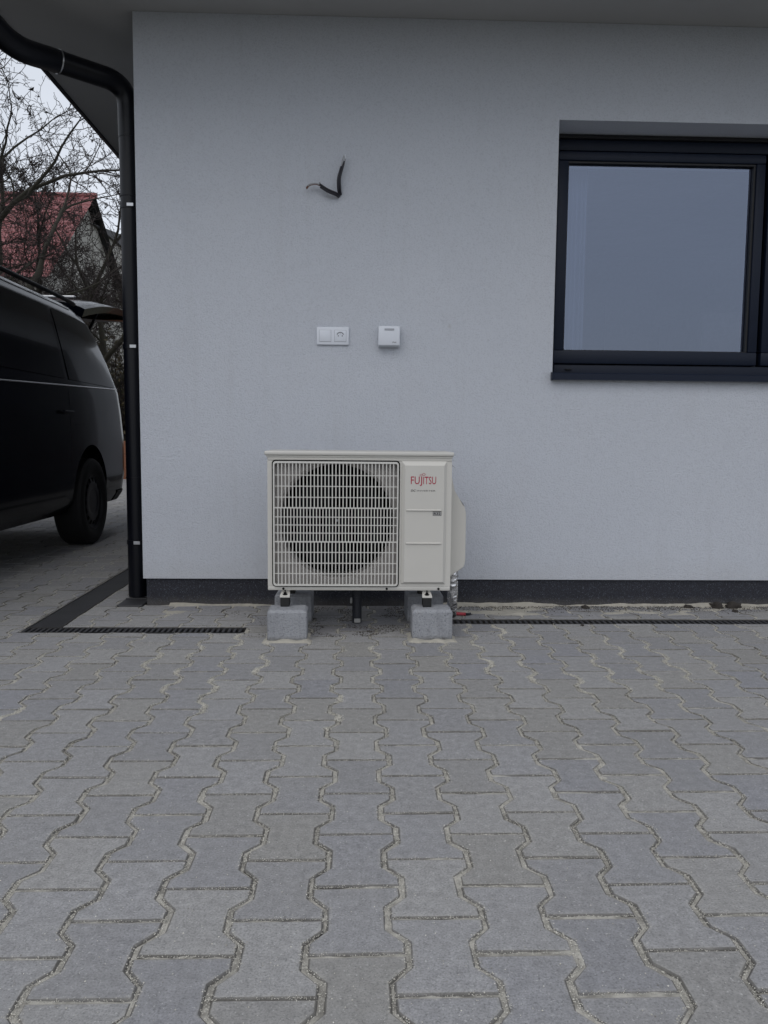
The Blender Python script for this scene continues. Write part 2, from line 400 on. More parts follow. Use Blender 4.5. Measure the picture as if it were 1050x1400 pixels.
def cut(poly, r, gap=.004):
    x0, x1, y0, y1 = r[0]-gap, r[1]+gap, r[2]-gap, r[3]+gap
    xs_ = [p[0] for p in poly]; ys_ = [p[1] for p in poly]
    if max(xs_) < x0 or min(xs_) > x1 or max(ys_) < y0 or min(ys_) > y1: return [poly]
    res = []
    for q_ in (clip(poly, 1, y0, True), clip(poly, 1, y1, False)):
        res.append(q_)
    midp = clip(clip(poly, 1, y0, False), 1, y1, True)
    if len(midp) > 2: res += [clip(midp, 0, x0, True), clip(midp, 0, x1, False)]
    return [p for p in res if len(p) > 2 and abs(area(p)) > .00015]
def inview(x, y, mgn=.06):
    d = Vector((x, y, 0))-Vector((0, 0, CAMH)); z = d.dot(F)
    if z < .2: return False
    u = FPX*d.dot(R2)/z; v_ = FPX*d.dot(U2)/z
    return abs(u) < 525*(1+mgn) and -700*(1+mgn) < v_ < 700
variants = []
for k in range(6):
    vs, ed, fs = paver_geo(outline(random.uniform(.003, .0052), random.uniform(.0010, .0025), .0008))
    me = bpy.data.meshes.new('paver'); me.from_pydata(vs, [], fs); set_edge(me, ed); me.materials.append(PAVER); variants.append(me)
slots = []
for c_ in range(int((GX0-CX)/PW), int((GX1-CX)/PW)+1):
    off = 0 if c_ % 2 == 0 else PL/2
    for r_ in range(-14, 70):
        x, y = CX+c_*PW, CY+off+PL*(r_+.5)
        if y < GY0+.1 or y > GY1-.1 or x < GX0+.08 or x > GX1-.08: continue
        if x > HOUSE[0]+.1 and y > HOUSE[2]+.12: continue
        slots.append((x, y))
slots.sort(key=lambda p: (0 if inview(*p) else 1, math.hypot(p[0], p[1])))
NEARP = []
count = 0; SV, SE, SF = [], [], []
for x, y in slots:
    dx, dy, rz = random.gauss(0, .0009), random.gauss(0, .0009), random.gauss(0, .0035)
    dz = random.gauss(0, .0006); tx, ty = random.gauss(0, .0035), random.gauss(0, .0035)
    if abs(y-3.48) > .19 and abs(y-3.645) > .19 and not (x > -1.6 and y > 3.3): near_cut = False
    else: near_cut = True
    pieces = None
    if near_cut:
        base = [(px*math.cos(rz)-py*math.sin(rz)+x+dx, px*math.sin(rz)+py*math.cos(rz)+y+dy) for px, py in outline()]
        pieces = [base]
        for rc in RECTS+[HOUSE]: pieces = [q2 for q1 in pieces for q2 in cut(q1, rc)]
        if len(pieces) == 1 and abs(abs(area(pieces[0]))-abs(area(base))) < 1e-6: pieces = None
        elif not pieces: continue
    if pieces is None:
        if count < 300 and inview(x, y):
            o = bpy.data.objects.new('paver', variants[random.randrange(6)]); COL.objects.link(o); o.parent = pavement
            o.location = (x+dx, y+dy, dz); o.rotation_euler = (tx, ty, rz+(math.pi if random.random() < .5 else 0)); count += 1
            NEARP.append((x, y)); continue
        pieces = [[(px*math.cos(rz)-py*math.sin(rz)+x+dx, px*math.sin(rz)+py*math.cos(rz)+y+dy) for px, py in outline()]]
    for pc in pieces:
        if count < 300 and inview(x, y):
            mx_ = sum(p[0] for p in pc)/len(pc); my_ = sum(p[1] for p in pc)/len(pc)
            vs, ed, fs = paver_geo([(p[0]-mx_, p[1]-my_) for p in pc], True, len(pieces) > 1 or len(pc) != 12)
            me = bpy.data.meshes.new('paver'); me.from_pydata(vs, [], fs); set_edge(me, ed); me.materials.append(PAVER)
            o = bpy.data.objects.new('paver', me); COL.objects.link(o); o.parent = pavement; o.location = (mx_, my_, dz); count += 1
        else:
            vs, ed, fs = paver_geo(pc, y < 4.5, len(pieces) > 1 or len(pc) != 12)
            b0 = len(SV); SV += [(a, b, c2+dz+(a-x)*ty*.5+(b-y)*tx*.5) for a, b, c2 in vs]; SE += ed; SF += [tuple(i+b0 for i in f) for f in fs]
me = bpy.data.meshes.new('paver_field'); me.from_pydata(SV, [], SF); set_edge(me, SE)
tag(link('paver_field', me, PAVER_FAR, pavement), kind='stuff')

# loose grains in the joints
def bnd(y): # boundary offset over one period
    t = abs(((y+.1) % .2)-.1)
    return AMP*(1 if t > .0675 else (-1 if t < .0325 else (t-.05)/.0175))
def octs(P, Sz, name, mat, kind='stuff'):
    n = len(P); P = np.asarray(P, float); Sz = np.asarray(Sz, float)
    base = np.array([[1, 0, 0], [0, 1, 0], [-1, 0, 0], [0, -1, 0], [0, 0, 1], [0, 0, -1]], float)
    j = 1+rng.uniform(-.35, .35, (n, 6, 3))
    ang = rng.uniform(0, 6.28, n); ca, sa = np.cos(ang), np.sin(ang)
    v_ = base[None]*j*Sz[:, None, None]
    x_ = v_[..., 0]*ca[:, None]-v_[..., 1]*sa[:, None]; y_ = v_[..., 0]*sa[:, None]+v_[..., 1]*ca[:, None]
    v_ = np.stack([x_, y_, v_[..., 2]*.8], -1)+P[:, None, :]
    f = np.array([[0, 1, 4], [1, 2, 4], [2, 3, 4], [3, 0, 4], [1, 0, 5], [2, 1, 5], [3, 2, 5], [0, 3, 5]])
    ff = (f[None]+6*np.arange(n)[:, None, None]).reshape(-1)
    me = bpy.data.meshes.new(name); me.vertices.add(n*6); me.vertices.foreach_set('co', v_.reshape(-1))
    nf = n*8; me.loops.add(nf*3); me.loops.foreach_set('vertex_index', ff.astype(np.int32))
    me.polygons.add(nf); me.polygons.foreach_set('loop_start', np.arange(0, nf*3, 3, dtype=np.int32)); me.polygons.foreach_set('loop_total', np.full(nf, 3, np.int32))
    me.update(calc_edges=True); me.validate()
    return link(name, me, mat)
GP, GS = [], []
for x, y in [p for p in slots if inview(*p, .1) and p[1] < 3.75]:
    if x > HOUSE[0]-.2 and y > 3.8: continue
    dens = 1.0 if y < 2.4 else .55
    for side in (-1, 1):
        nb = int(340*dens) if side == 1 or not inview(x-PW, y) else 0
        for _ in range(nb):
            t = random.uniform(-.1, .1); wn = noise.noise(((x+t)*5, (y+t)*5, 2)); wd = .0042+.0022*wn
            if random.random() < .35-.6*noise.noise((x*11, (y+t)*14, 7)): continue
            px = x+side*HW+bnd(t)*side+random.gauss(0, wd); py = y+t+random.gauss(0, .0012)
            ex = abs(px-(x+side*HW+side*bnd(t)))
            GP.append((px, py, -.0009+random.random()*.0012+(.0010 if ex > .004 else 0))); GS.append(random.uniform(.0006, .0014)*(1.25 if y > 2.4 else 1))
    for _ in range(int(190*dens)):
        t = random.uniform(-.085, .085)
        if random.random() < .45-.7*noise.noise(((x+t)*12, y*9, 3)): continue
        yy = random.gauss(0, .0024); GP.append((x+t, y-.1+yy, -.0006+random.random()*.001+(.0014 if abs(yy) > .003 else 0))); GS.append(random.uniform(.0006, .0012))
# spilled sand in the places where joints are over-filled
PATCH = [(-.62, 2.75, .10), (-.48, 2.55, .09), (-.42, 2.85, .09), (-.58, 3.12, .07), (-.10, 2.6, .06), (-.06, 2.35, .05), (.62, 2.85, .09), (.74, 2.72, .08),
         (.92, 2.95, .11), (.45, 3.1, .12), (.60, 3.35, .12), (1.0, 2.75, .08), (-.33, 3.27, .06), (-.45, 3.3, .07), (.55, 3.5, .1), (-1.05, 2.4, .05), (-.36, 2.95, .08), (.52, 2.9, .08), (1.25, 2.9, .1), (1.1, 3.2, .1), (-.75, 3.0, .08), (.05, 3.1, .07), (.3, 2.75, .06)]
for px, py, r in PATCH:
    for _ in range(int(17000*r)):
        a, b = px+random.gauss(0, r*.6), py+random.uniform(-1, 1)*r*1.5
        if noise.noise((a*14, b*14, px)) < -.12: continue
        # attract towards the nearest column joint
        k = round((a-CX)/PW-.5); xb = CX+(k+.5)*PW
        off = 0 if k % 2 == 0 else PL/2
        xb += bnd(((b-CY-off-PL/2+PL/2) % PL)-PL/2+0 if True else 0)
        a = xb+random.gauss(0, .0062)+.003*noise.noise((b*30, px, 0))
        GP.append((a, b, .0004+random.random()*.001)); GS.append(random.uniform(.0007, .0017))
# grit scattered over the stones
for _ in range(2200):
    y = 1.05+3*random.random()**1.3; x = random.uniform(-.55*y, .55*y)
    if (x > HOUSE[0] and y > 3.9) or any(a < x < b and c_ < y < d for a, b, c_, d in RECTS): continue
    GP.append((x, y, .0008)); GS.append(random.uniform(.0005, .0016))
keep = [i for i, p in enumerate(GP) if not any(a-.004 < p[0] < b+.004 and c_-.004 < p[1] < d+.004 for a, b, c_, d in RECTS)]
GP = [GP[i] for i in keep]; GS = [GS[i] for i in keep]
tag(octs(GP, GS, 'joint_sand', GRAIN), 'loose grains of pale sand lying in the paver joints', 'sand', kind='stuff')

DP_, DS_ = [], []
for _ in range(5200):
    x, y = random.gauss(.02, .26), random.uniform(3.36, 3.96)
    if 3.42 < y < 3.54 and x < -.47 or (3.59 < y < 3.70 and x > .39): continue
    if noise.noise((x*7, y*7, 30)) < .02*random.random(): continue
    DP_.append((x, y, .0012)); DS_.append(random.uniform(.0007, .0030)*(1.6 if random.random() < .05 else 1))
for _ in range(2600):
    x, y = random.uniform(.4, 2.2), 3.975-abs(random.gauss(0, .07))
    DP_.append((x, y, .003)); DS_.append(random.uniform(.0007, .0028))
DIRT = simple('dark_crumbs', (.07, .06, .048), .95, 0, .5, 80)
tag(octs(DP_, DS_, 'dirt_crumbs', DIRT), 'dark crumbs of earth scattered under the unit and along the plinth', 'dirt', kind='stuff')
# sand heaps as thin height fields that sink under the stones where they end
def sand_patch(name, x0, x1, y0, y1, hf, mat, label, cat='sand', step=.006, parent=None):
    nx_, ny_ = max(3, int((x1-x0)/step)), max(3, int((y1-y0)/step)); vs = []
    for j in range(ny_+1):
        for i in range(nx_+1):
            x, y = x0+(x1-x0)*i/nx_, y0+(y1-y0)*j/ny_
            h = hf(x, y)+noise.noise((x*60, y*60, 1))*.0012
            if i in (0, nx_) or j == 0: h = min(h, -.004)
            vs.append((x, y, max(h, -.006)))
    fs = [(j*(nx_+1)+i, j*(nx_+1)+i+1, (j+1)*(nx_+1)+i+1, (j+1)*(nx_+1)+i) for j in range(ny_) for i in range(nx_)]
    me = bpy.data.meshes.new(name); me.from_pydata(vs, [], fs)
    return tag(link(name, me, mat, smooth=True), label, cat, kind='stuff')
N = noise.noise
sand_patch('spilled_sand', .42, 4.5, 3.70, 3.99, lambda x, y: -.004+.016*max(0, 1-(3.995-y)/.035)+.012*(N((x*3.2, y*9, 5))+.55*N((x*11, y*22, 8)))+.004*max(0, 1-(3.99-y)/.2),
           PALESAND, 'pale sand spilled between the right drain and the dark plinth')
sand_patch('spilled_sand', -1.0, -.1, 3.72, 3.99, lambda x, y: -.006+.014*max(0, 1-(3.99-y)/.04)*(1 if -.92 < x < -.3 else .2)+.009*N((x*4, y*9, 15)),
           PALESAND, 'thin line of pale sand along the plinth left of the unit')
for cx_, y0_ in ((-.284, 3.27), (.315, 3.285)):
    sand_patch('spilled_sand', cx_-.14, cx_+.14, y0_-.05, y0_+.14, lambda x, y: .008*(1-max(abs(x-cx_)-.085, abs(y-y0_-.07)-.075, 0)/.017)+.006*N((x*30, y*22, cx_*9))-.002,
               PALESAND, 'sand rim around the foot of the left front concrete block' if cx_ < 0 else 'sand rim around the foot of the right front concrete block', step=.004)

# ------------------------------------------------------------------ drains
def drain(x0, x1, y0, y1, label, along='X', pitch=.0235, bar=.0105):
    t = empty('drain_channel', ((x0+x1)/2, (y0+y1)/2, 0), label, 'drain', 'black slotted drain channels in the paving')
    inv = Vector(t.location)
    def loc(p): return (p[0]-inv.x, p[1]-inv.y, p[2])
    e = .010; b = MB()
    g = .0025
    if along == 'X': walls = [((x0, y0+g, -.1), (x1, y0+e, -.0012)), ((x0, y1-e, -.1), (x1, y1-g, -.0012))]
    else: walls = [((x0+g, y0, -.1), (x0+e, y1, -.0012)), ((x1-e, y0, -.1), (x1-g, y1, -.0012))]
    for a, c2 in walls: b.box(loc(a), loc(c2))
    b.box(loc((x0+(.0 if along == 'X' else e+.001), y0+(e+.001 if along == 'X' else 0), -.1)), loc((x1-(.0 if along == 'X' else e+.001), y1-(e+.001 if along == 'X' else 0), -.092)))
    b.build('channel', CHANNEL, t)
    b = MB()
    n = int(((x1-x0) if along == 'X' else (y1-y0))/pitch)
    for i in range(n):
        if along == 'X':
            x = x0+(i+.5)*pitch; b.box(loc((x-bar/2, y0+e+.0006, -.02)), loc((x+bar/2, y1-e-.0006, -.003)))
        else:
            y = y0+(i+.5)*pitch; b.box(loc((x0+e+.0006, y-bar/2, -.02)), loc((x1-e-.0006, y+bar/2, -.003)))
    tag(b.build('grate', GRATE, t), kind='stuff')
    # middle rib
    b = MB()
    if along == 'X': b.box(loc((x0, (y0+y1)/2-.004, -.026)), loc((x1, (y0+y1)/2+.004, -.021)))
    else: b.box(loc(((x0+x1)/2-.004, y0, -.026)), loc(((x0+x1)/2+.004, y1, -.021)))
    b.build('grate_rib', GRATE, t); return t
drain(-1.43, -.48, 3.43, 3.53, 'short black slotted drain in front of the house corner, left of the unit')
drain(-1.43, -1.28, 3.535, 9.2, 'black drain running back between the dark van and the house', along='Y', pitch=.014, bar=.009)
drain(.40, 4.6, 3.60, 3.69, 'long black slotted drain along the wall below the window', pitch=.026, bar=.012)

# ================================================================== house
WY, WX, ZT, ZP = 3.976, -1.043, 2.771, .135
house = empty('house', (WX, WY, 0), 'pale grey plastered house wall with dark plinth and anthracite window', 'house')
def H(p): return (p[0]-WX, p[1]-WY, p[2])
XR, YB = 7.5, 11.5
wx0, wx1, wz0, wz1, REV = .945, 3.05, 1.135, 2.333, .22
xs = [WX, wx0, wx1, XR]; zs = [ZP, wz0, wz1, ZT-.001]
vs = [H((x, WY, z)) for z in zs for x in xs]; fs = []
for j in range(3):
    for i in range(3):
        if (i, j) != (1, 1): fs.append((j*4+i, j*4+i+1, (j+1)*4+i+1, (j+1)*4+i))
b0 = len(vs); vs += [H((x, WY+REV, z)) for z in (wz0, wz1) for x in (wx0, wx1)]
fs += [(5, 9, b0+2, b0), (6, b0+1, b0+3, 10), (9, 10, b0+3, b0+2), (5, b0, b0+1, 6)]
b1 = len(vs); vs += [H((WX, YB, ZP)), H((WX, YB, ZT-.001)), H((XR, YB, ZP)), H((XR, YB, ZT-.001))]
fs += [(0, 12, b1+1, b1), (3, b1+2, b1+3, 15), (b1, b1+1, b1+3, b1+2)]
me = bpy.data.meshes.new('facade'); me.from_pydata(vs, [], fs)
bm = bmesh.new(); bm.from_mesh(me)
bmesh.ops.recalc_face_normals(bm, faces=bm.faces)
ed = [e for e in bm.edges if abs(e.verts[0].co.x) < 1e-5 and abs(e.verts[1].co.x) < 1e-5 and abs(e.verts[0].co.y) < 1e-5 and abs(e.verts[1].co.y) < 1e-5]
bmesh.ops.bevel(bm, geom=ed, offset=.006, segments=3, affect='EDGES', profile=.5)
bm.to_mesh(me); bm.free(); link('facade', me, PLASTER, house)
MB().box(H((WX+.012, WY+.012, -.1)), H((XR-.012, YB-.012, ZP+.01)), .003).build('plinth', PLINTH, house)
gd = MB(); gd.box(H((WX-.004, 4.9, .02)), H((WX+.02, 9.6, 2.3)), .002); gdo = gd.build('added_dark_door', FRAME, house)  # unseen door, added to darken the reflections in the van's side
for k in range(5): MB().box(H((WX-.012, 4.95, .05+k*.45)), H((WX-.0045, 9.55, .05+k*.45+.44)), .003).build('added_door_panel', FRAME, gdo)
SX0, SY0 = -1.668, 3.26
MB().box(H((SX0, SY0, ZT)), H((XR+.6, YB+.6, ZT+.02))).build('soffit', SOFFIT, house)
MB().box(H((SX0-.022, SY0-.02, ZT-.012)), H((SX0-.001, YB+.62, ZT+.16)), .002).box(H((SX0, SY0-.022, ZT-.012)), H((XR+.6, SY0-.001, ZT+.16)), .002).build('fascia', BLACKMETAL, house)
b = MB(); z0, z1 = ZT+.165, ZT+1.9; mxr = (SX0+XR+.6)/2
b.pydata([H(p) for p in [(SX0-.06, SY0-.06, z0), (XR+.66, SY0-.06, z0), (XR+.66, YB+.66, z0), (SX0-.06, YB+.66, z0), (SX0+4.1, (SY0+YB)/2, z1), (XR-3.5, (SY0+YB)/2, z1)]],
         [(0, 1, 5, 4), (1, 2, 5), (2, 3, 4, 5), (3, 0, 4), (3, 2, 1, 0)])
b.build('roof', simple('dark_roof_tile', (.035, .036, .04), .7, bump=.01), house)
# gutter on the front eave
b = MB(); prof = [(math.cos(math.pi*k/10)*.062, -math.sin(math.pi*k/10)*.062) for k in range(11)]
prof2 = [(x*.96, y*.96) for x, y in prof[::-1]]; pp = prof+prof2; n_ = len(pp)
gy_, gz_ = SY0-.09, ZT+.115
vs = [H((x, gy_+a, gz_+c2)) for x in (SX0-.06, XR+.6) for a, c2 in pp]
fs = [(i, (i+1) % n_, n_+(i+1) % n_, n_+i) for i in range(n_)]+[tuple(range(n_))[::-1], tuple(range(n_, 2*n_))]
b.pydata(vs, fs); b.build('gutter', BLACKMETAL, house, auto=40)
# window
win = MB()
FY = WY+.196
def fbox(mb, x0, x1, z0, z1, y0, y1, bev=.004): return mb.box(H((x0, y0, z0)), H((x1, y1, z1)), bev, 2)
xm = 2.052
mb = MB()   # outer frame
fbox(mb, wx0+.002, wx1-.002, wz1-.072, wz1-.002, FY, FY+.07)
fbox(mb, wx0+.002, wx0+.052, wz0+.03, wz1-.0725, FY+.001, FY+.07)
fbox(mb, wx1-.052, wx1-.002, wz0+.03, wz1-.0725, FY+.001, FY+.07)
fbox(mb, wx0+.0525, wx1-.0525, wz0+.002, wz0+.075, FY, FY+.07)
wf = mb.build('window', FRAME, house, auto=35)
def sash(x0, x1, z0, z1):
    t_, y0, y1 = .056, FY-.012, FY+.05
    mb = MB()
    fbox(mb, x0, x1, z1-.044, z1, y0, y1, .005); fbox(mb, x0, x1, z0, z0+.066, y0, y1, .005)
    fbox(mb, x0, x0+.052, z0+.0665, z1-.0445, y0+.0006, y1, .005); fbox(mb, x1-.046, x1, z0+.0665, z1-.0445, y0+.0006, y1, .005)
    mb.build('sash', FRAME, wf, auto=35)
    gx0, gx1, gz0, gz1 = x0+.052, x1-.046, z0+.0665, z1-.0445
    mb = MB(); g_ = .009
    for a in ((gx0, gx1, gz1-g_, gz1), (gx0, gx1, gz0, gz0+.004), (gx0, gx0+.004, gz0+.004, gz1-g_), (gx1-.012, gx1, gz0+.004, gz1-g_)):
        mb.box(H((a[0]+.0003, y0+.012, a[2]+.0003)), H((a[1]-.0003, y0+.03, a[3]-.0003)))
    mb.build('gasket', FRAMEDK, wf)
    mb = MB()
    for a in ((gx0, gx1, gz1-.028, gz1), (gx0, gx1, gz0, gz0+.006), (gx0, gx0+.007, gz0, gz1), (gx1-.026, gx1, gz0, gz1)):
        mb.box(H((a[0]+.001, y0+.041+(.001 if a[3]-a[2] > .5 else 0), a[2]+.001)), H((a[1]-.001, y0+.05, a[3]-.001)))
    mb.build('spacer', SPACER, wf)
    MB().pydata([H(p) for p in [(gx0, y0+.036, gz0), (gx1, y0+.036, gz0), (gx1, y0+.036, gz1), (gx0, y0+.036, gz1)]], [(0, 1, 2, 3)]).build('pane', GLASS, wf)
sash(wx0+.046, xm-.014, wz0+.079, wz1-.078)
sash(xm+.008, wx1-.046, wz0+.079, wz1-.078)
MB().box(H((1.055, FY-.017, wz0+.048)), H((1.085, FY-.001, wz0+.053)), .001).build('drain_cap', FRAMEDK, wf)
MB().box(H((wx0+.002, FY-.025, wz1-.020)), H((wx1-.002, FY-.002, wz1-.003)), .002).build('blind_box', FRAMEDK, wf)
# sill: sloping metal with turned front lip and end cap
b = MB(); y0s, y1s = WY-.035, FY-.001
prof = [(y0s, .0), (y0s, .030), (y0s+.004, .034), (y1s, .048), (y1s, .042), (y0s+.008, .028), (y0s+.008, .002)]
n_ = len(prof); zb = wz0-.018
vs = [H((x, y, zb+z)) for x in (wx0-.002, wx1+.002) for y, z in prof]
b.pydata(vs, [(i, (i+1) % n_, n_+(i+1) % n_, n_+i) for i in range(n_)]+[tuple(range(n_)), tuple(range(n_, 2*n_))[::-1]])
b.box(H((wx0-.008, y0s-.003, zb-.002)), H((wx0-.0025, WY+.02, zb+.038)), .002)
b.build('sill', FRAME, wf)
rm = MB(); a0, a1 = H((.2, FY+.075, .1)), H((3.9, 8.2, 2.62))
P8 = [(x, y, z) for z in (a0[2], a1[2]) for y in (a0[1], a1[1]) for x in (a0[0], a1[0])]
rm.pydata(P8, [(0, 1, 3, 2), (4, 6, 7, 5), (2, 3, 7, 6), (0, 2, 6, 4), (1, 5, 7, 3)])
room = rm.build('room', ROOM, house)
MB().box(H((1.5, 8.15, .1)), H((2.45, 8.19, 2.15)), .01).build('room_door', simple('room_door_grey', (.2, .2, .22), .5), room)
MB().box(H((2.9, 6.9, .1)), H((3.8, 7.9, 1.9)), .01).build('cupboard', simple('cupboard_white', (.55, .55, .55), .5), room)
def curtain(x0, x1):
    b = MB(); n = 60; vs = []
    for i in range(n+1):
        x = x0+(x1-x0)*i/n; y = FY+.16+.018*math.sin(i*.95)+.006*math.sin(i*2.3)
        vs += [H((x, y, wz0-.6)), H((x, y, wz1+.1))]
    b.pydata(vs, [(2*i, 2*i+2, 2*i+3, 2*i+1) for i in range(n)]); b.build('net_curtain', BLIND, room, smooth=True)
curtain(wx0+.02, wx0+.24)

# ------------------------------------------------------------------ downpipe
def smooth_path(pts, r, k=7):
    pts = [Vector(p) for p in pts]; o = [pts[0]]
    for a, b_, c2 in zip(pts, pts[1:], pts[2:]):
        d1, d2 = (a-b_), (c2-b_); rr = min(r, d1.length*.45, d2.length*.45)
        p, q_ = b_+d1.normalized()*rr, b_+d2.normalized()*rr
        for i in range(k+1):
            t = i/k; o.append(p*(1-t)**2+b_*2*t*(1-t)+q_*t*t)
    o.append(pts[-1]); return o
PX, PY = -1.118, 4.16
dp = empty('downpipe', (PX, PY, 0), 'black round rainwater downpipe on the house corner, bent under the eave', 'downpipe')
def D(p): return (p[0]-PX, p[1]-PY, p[2])
PR = .047
leg_a = Vector((PX-.004, PY, 2.520)); leg_b = Vector((-1.375, 3.92, 2.520)); leg_c = Vector((-1.485, 3.68, 2.472)); leg_d = Vector((-1.66, 3.30, 2.70))
MB().tube([D(p) for p in smooth_path([(PX, PY, .012), (PX, PY, 1.9), (PX-.002, PY, 2.28)], .01)], PR, 24).build('pipe', BLACKMETAL, dp, auto=40)
MB().tube([D(p) for p in smooth_path([(PX-.002, PY, 2.27), leg_a, leg_b], .13, 10)], PR+.002, 24).build('elbow', BLACKMETAL, dp, auto=40)
MB().tube([D(p) for p in smooth_path([leg_b-(leg_b-leg_c).normalized()*-.03, leg_c, leg_d, leg_d+Vector((0, -.10, .13))], .12, 10)], PR+.004, 24).build('elbow', BLACKMETAL, dp, auto=40)
def ring(c, r, h, mat, nm='joint_ring', ax=None):
    b = MB(); ax = ax or Vector((0, 0, 1)); c = Vector(c); b.tube([c-ax*h/2, c+ax*h/2], r, 28); return b.build(nm, mat, dp, auto=40)
ring(D(leg_b+(leg_a-leg_b).normalized()*.012), PR+.0055, .006, STEEL, ax=(leg_a-leg_b).normalized())
ring(D((PX, PY, 1.995)), PR+.0035, .008, BLACKMETAL)
for z in (1.945, 1.268, .292):
    b = MB(); b.tube([D((PX, PY, z-.011)), D((PX, PY, z+.011))], PR+.0035, 28)
    b.box(D((PX+.02, PY-.012, z-.010)), D((WX+.01, PY+.012, z+.010)), .002)
    cl = b.build('clamp', BLACKMETAL, dp, auto=40)
    MB().box(D((PX-.004, PY-PR-.008, z-.008)), D((PX+.028, PY-PR-.0035, z+.008)), .001).build('clamp_lug', STEEL, dp)
ring(D((PX, PY, .62)), PR+.003, .006, BLACKMETAL)
MB().box((-1.168-PX, 3.957-PY, -.03), (-1.046-PX, 4.143-PY, .006), .003).box((-1.165-PX, 4.10-PY, .006), (-1.05-PX, 4.112-PY, .011), .001).build('inlet_plate', GRATE, dp)

# ================================================================== outdoor unit
UY0, UY1, UX0, UX1, UZ0, UZ1 = 3.38, 3.67, -.370, .395, .193, .757
un = empty('heat_pump_unit', (0, 3.5, 0), 'beige outdoor heat pump unit with round fan behind a barred grille', 'heat pump', rz=R_(-.25))
def Uo(p): return (p[0], p[1]-3.5, p[2])
gx0, gx1, gz0, gz1 = -.348, .175, .212, .736
FC = (-.084, .483); FR = .239
# casing: front plate with a round opening, and the other sides
b = MB(); n = 64
sqx0, sqx1, sqz0, sqz1 = gx0+.004, gx1-.004, gz0+.004, gz1-.004
PANY = UY0+.020
def sq(t):
    c2, s2 = math.cos(t), math.sin(t)
    k = min((sqx1-FC[0])/c2 if c2 > 1e-6 else 9, (sqx0-FC[0])/c2 if c2 < -1e-6 else 9, (sqz1-FC[1])/s2 if s2 > 1e-6 else 9, (sqz0-FC[1])/s2 if s2 < -1e-6 else 9)
    return FC[0]+c2*k, FC[1]+s2*k
angs = sorted([2*math.pi*i/n for i in range(n)]+[math.atan2(z-FC[1], x-FC[0]) % (2*math.pi) for x in (sqx0, sqx1) for z in (sqz0, sqz1)])
n = len(angs); vs = []
for t in angs: x, z = sq(t); vs.append(Uo((x, PANY, z)))
for t in angs: vs.append(Uo((FC[0]+math.cos(t)*(FR+.012), PANY, FC[1]+math.sin(t)*(FR+.012))))
for t in angs: vs.append(Uo((FC[0]+math.cos(t)*FR, PANY+.012, FC[1]+math.sin(t)*FR)))
for t in angs: vs.append(Uo((FC[0]+math.cos(t)*(FR-.002), PANY+.09, FC[1]+math.sin(t)*(FR-.002))))
b.pydata(vs, [(r*n+i, r*n+(i+1) % n, (r+1)*n+(i+1) % n, (r+1)*n+i) for r in range(3) for i in range(n)])
b.build('fan_shroud', UNITIN, un, auto=40)
b = MB()
b.box(Uo((UX0, UY0, gz1)), Uo((UX1, UY0+.03, UZ1)), .004, 2)
b.box(Uo((UX0, UY0, UZ0)), Uo((UX1, UY0+.03, gz0)), .004, 2)
b.box(Uo((UX0, UY0+.0005, gz0)), Uo((gx0, UY0+.03, gz1)), .0)
b.box(Uo((gx1, UY0+.0005, gz0)), Uo((UX1, UY0+.03, gz1)), .0)
b.box(Uo((UX0, UY0+.031, UZ0+.001)), Uo((UX0+.01, UY1, UZ1-.001)), .002)
b.box(Uo((UX1-.01, UY0+.031, UZ0+.001)), Uo((UX1, UY1, UZ1-.001)), .002)
b.box(Uo((UX0+.011, UY1-.01, UZ0+.001)), Uo((UX1-.011, UY1, UZ1-.001)))
b.build('casing', UNIT, un, auto=35)
MB().box(Uo((UX0+.011, UY0+.031, UZ0+.001)), Uo((UX1-.011, UY1-.011, UZ0+.006))).build('base_pan', UNITIN, un)
MB().box(Uo((UX0-.012, UY0-.010, UZ1+.001)), Uo((UX1+.008, UY1+.008, UZ1+.019)), .006, 3).box(Uo((UX0-.006, UY0-.004, UZ1-.006)), Uo((UX1+.003, UY1+.003, UZ1+.001)), .002).build('top_cover', UNITTOP, un, auto=30)
MB().box(Uo((FC[0]-.24, UY1-.06, FC[1]-.24)), Uo((FC[0]+.24, UY1-.055, FC[1]+.24))).box(Uo((FC[0]+.25, PANY+.02, UZ0+.01)), Uo((FC[0]+.255, UY1-.055, UZ1-.01))).build('coil', DARKIN, un)
MB().box(Uo((FC[0]-.035, UY1-.09, FC[1]-.24)), Uo((FC[0]-.015, UY1-.07, FC[1]+.24))).box(Uo((FC[0]+.015, UY1-.09, FC[1]-.24)), Uo((FC[0]+.035, UY1-.07, FC[1]+.24))).build('motor_bracket', FANM, un)
# fan
hub = MB().lathe([(.012, .03), (.05, .026), (.058, .012), (.058, -.04)], Uo((FC[0], PANY+.07, FC[1])), 'Y', 28).build('fan', FANM, un, auto=35)
for k in range(3):
    vs, fs = [], []; nr, na = 7, 8
    for i in range(nr+1):
        r = .052+(.205-.052)*i/nr; wd = .55+.75*(i/nr); sw = .25*(i/nr)**1.5
        for j in range(na+1):
            t = k*2*math.pi/3+sw+wd*(j/na-.5)*1.5
            vs.append(Uo((FC[0]+r*math.cos(t), PANY+.065+.05*(j/na-.5)*(1-.2*i/nr)+.012*math.sin(j/na*3.14), FC[1]+r*math.sin(t))))
    for i in range(nr):
        for j in range(na): fs.append((i*(na+1)+j, i*(na+1)+j+1, (i+1)*(na+1)+j+1, (i+1)*(na+1)+j))
    MB().pydata(vs, fs).build('blade', FANM, hub, smooth=True)
MB().lathe([(.004, .036), (.006, .034), (.006, .028)], Uo((FC[0], PANY+.07, FC[1])), 'Y', 10).build('shaft_nut', STEEL, hub)
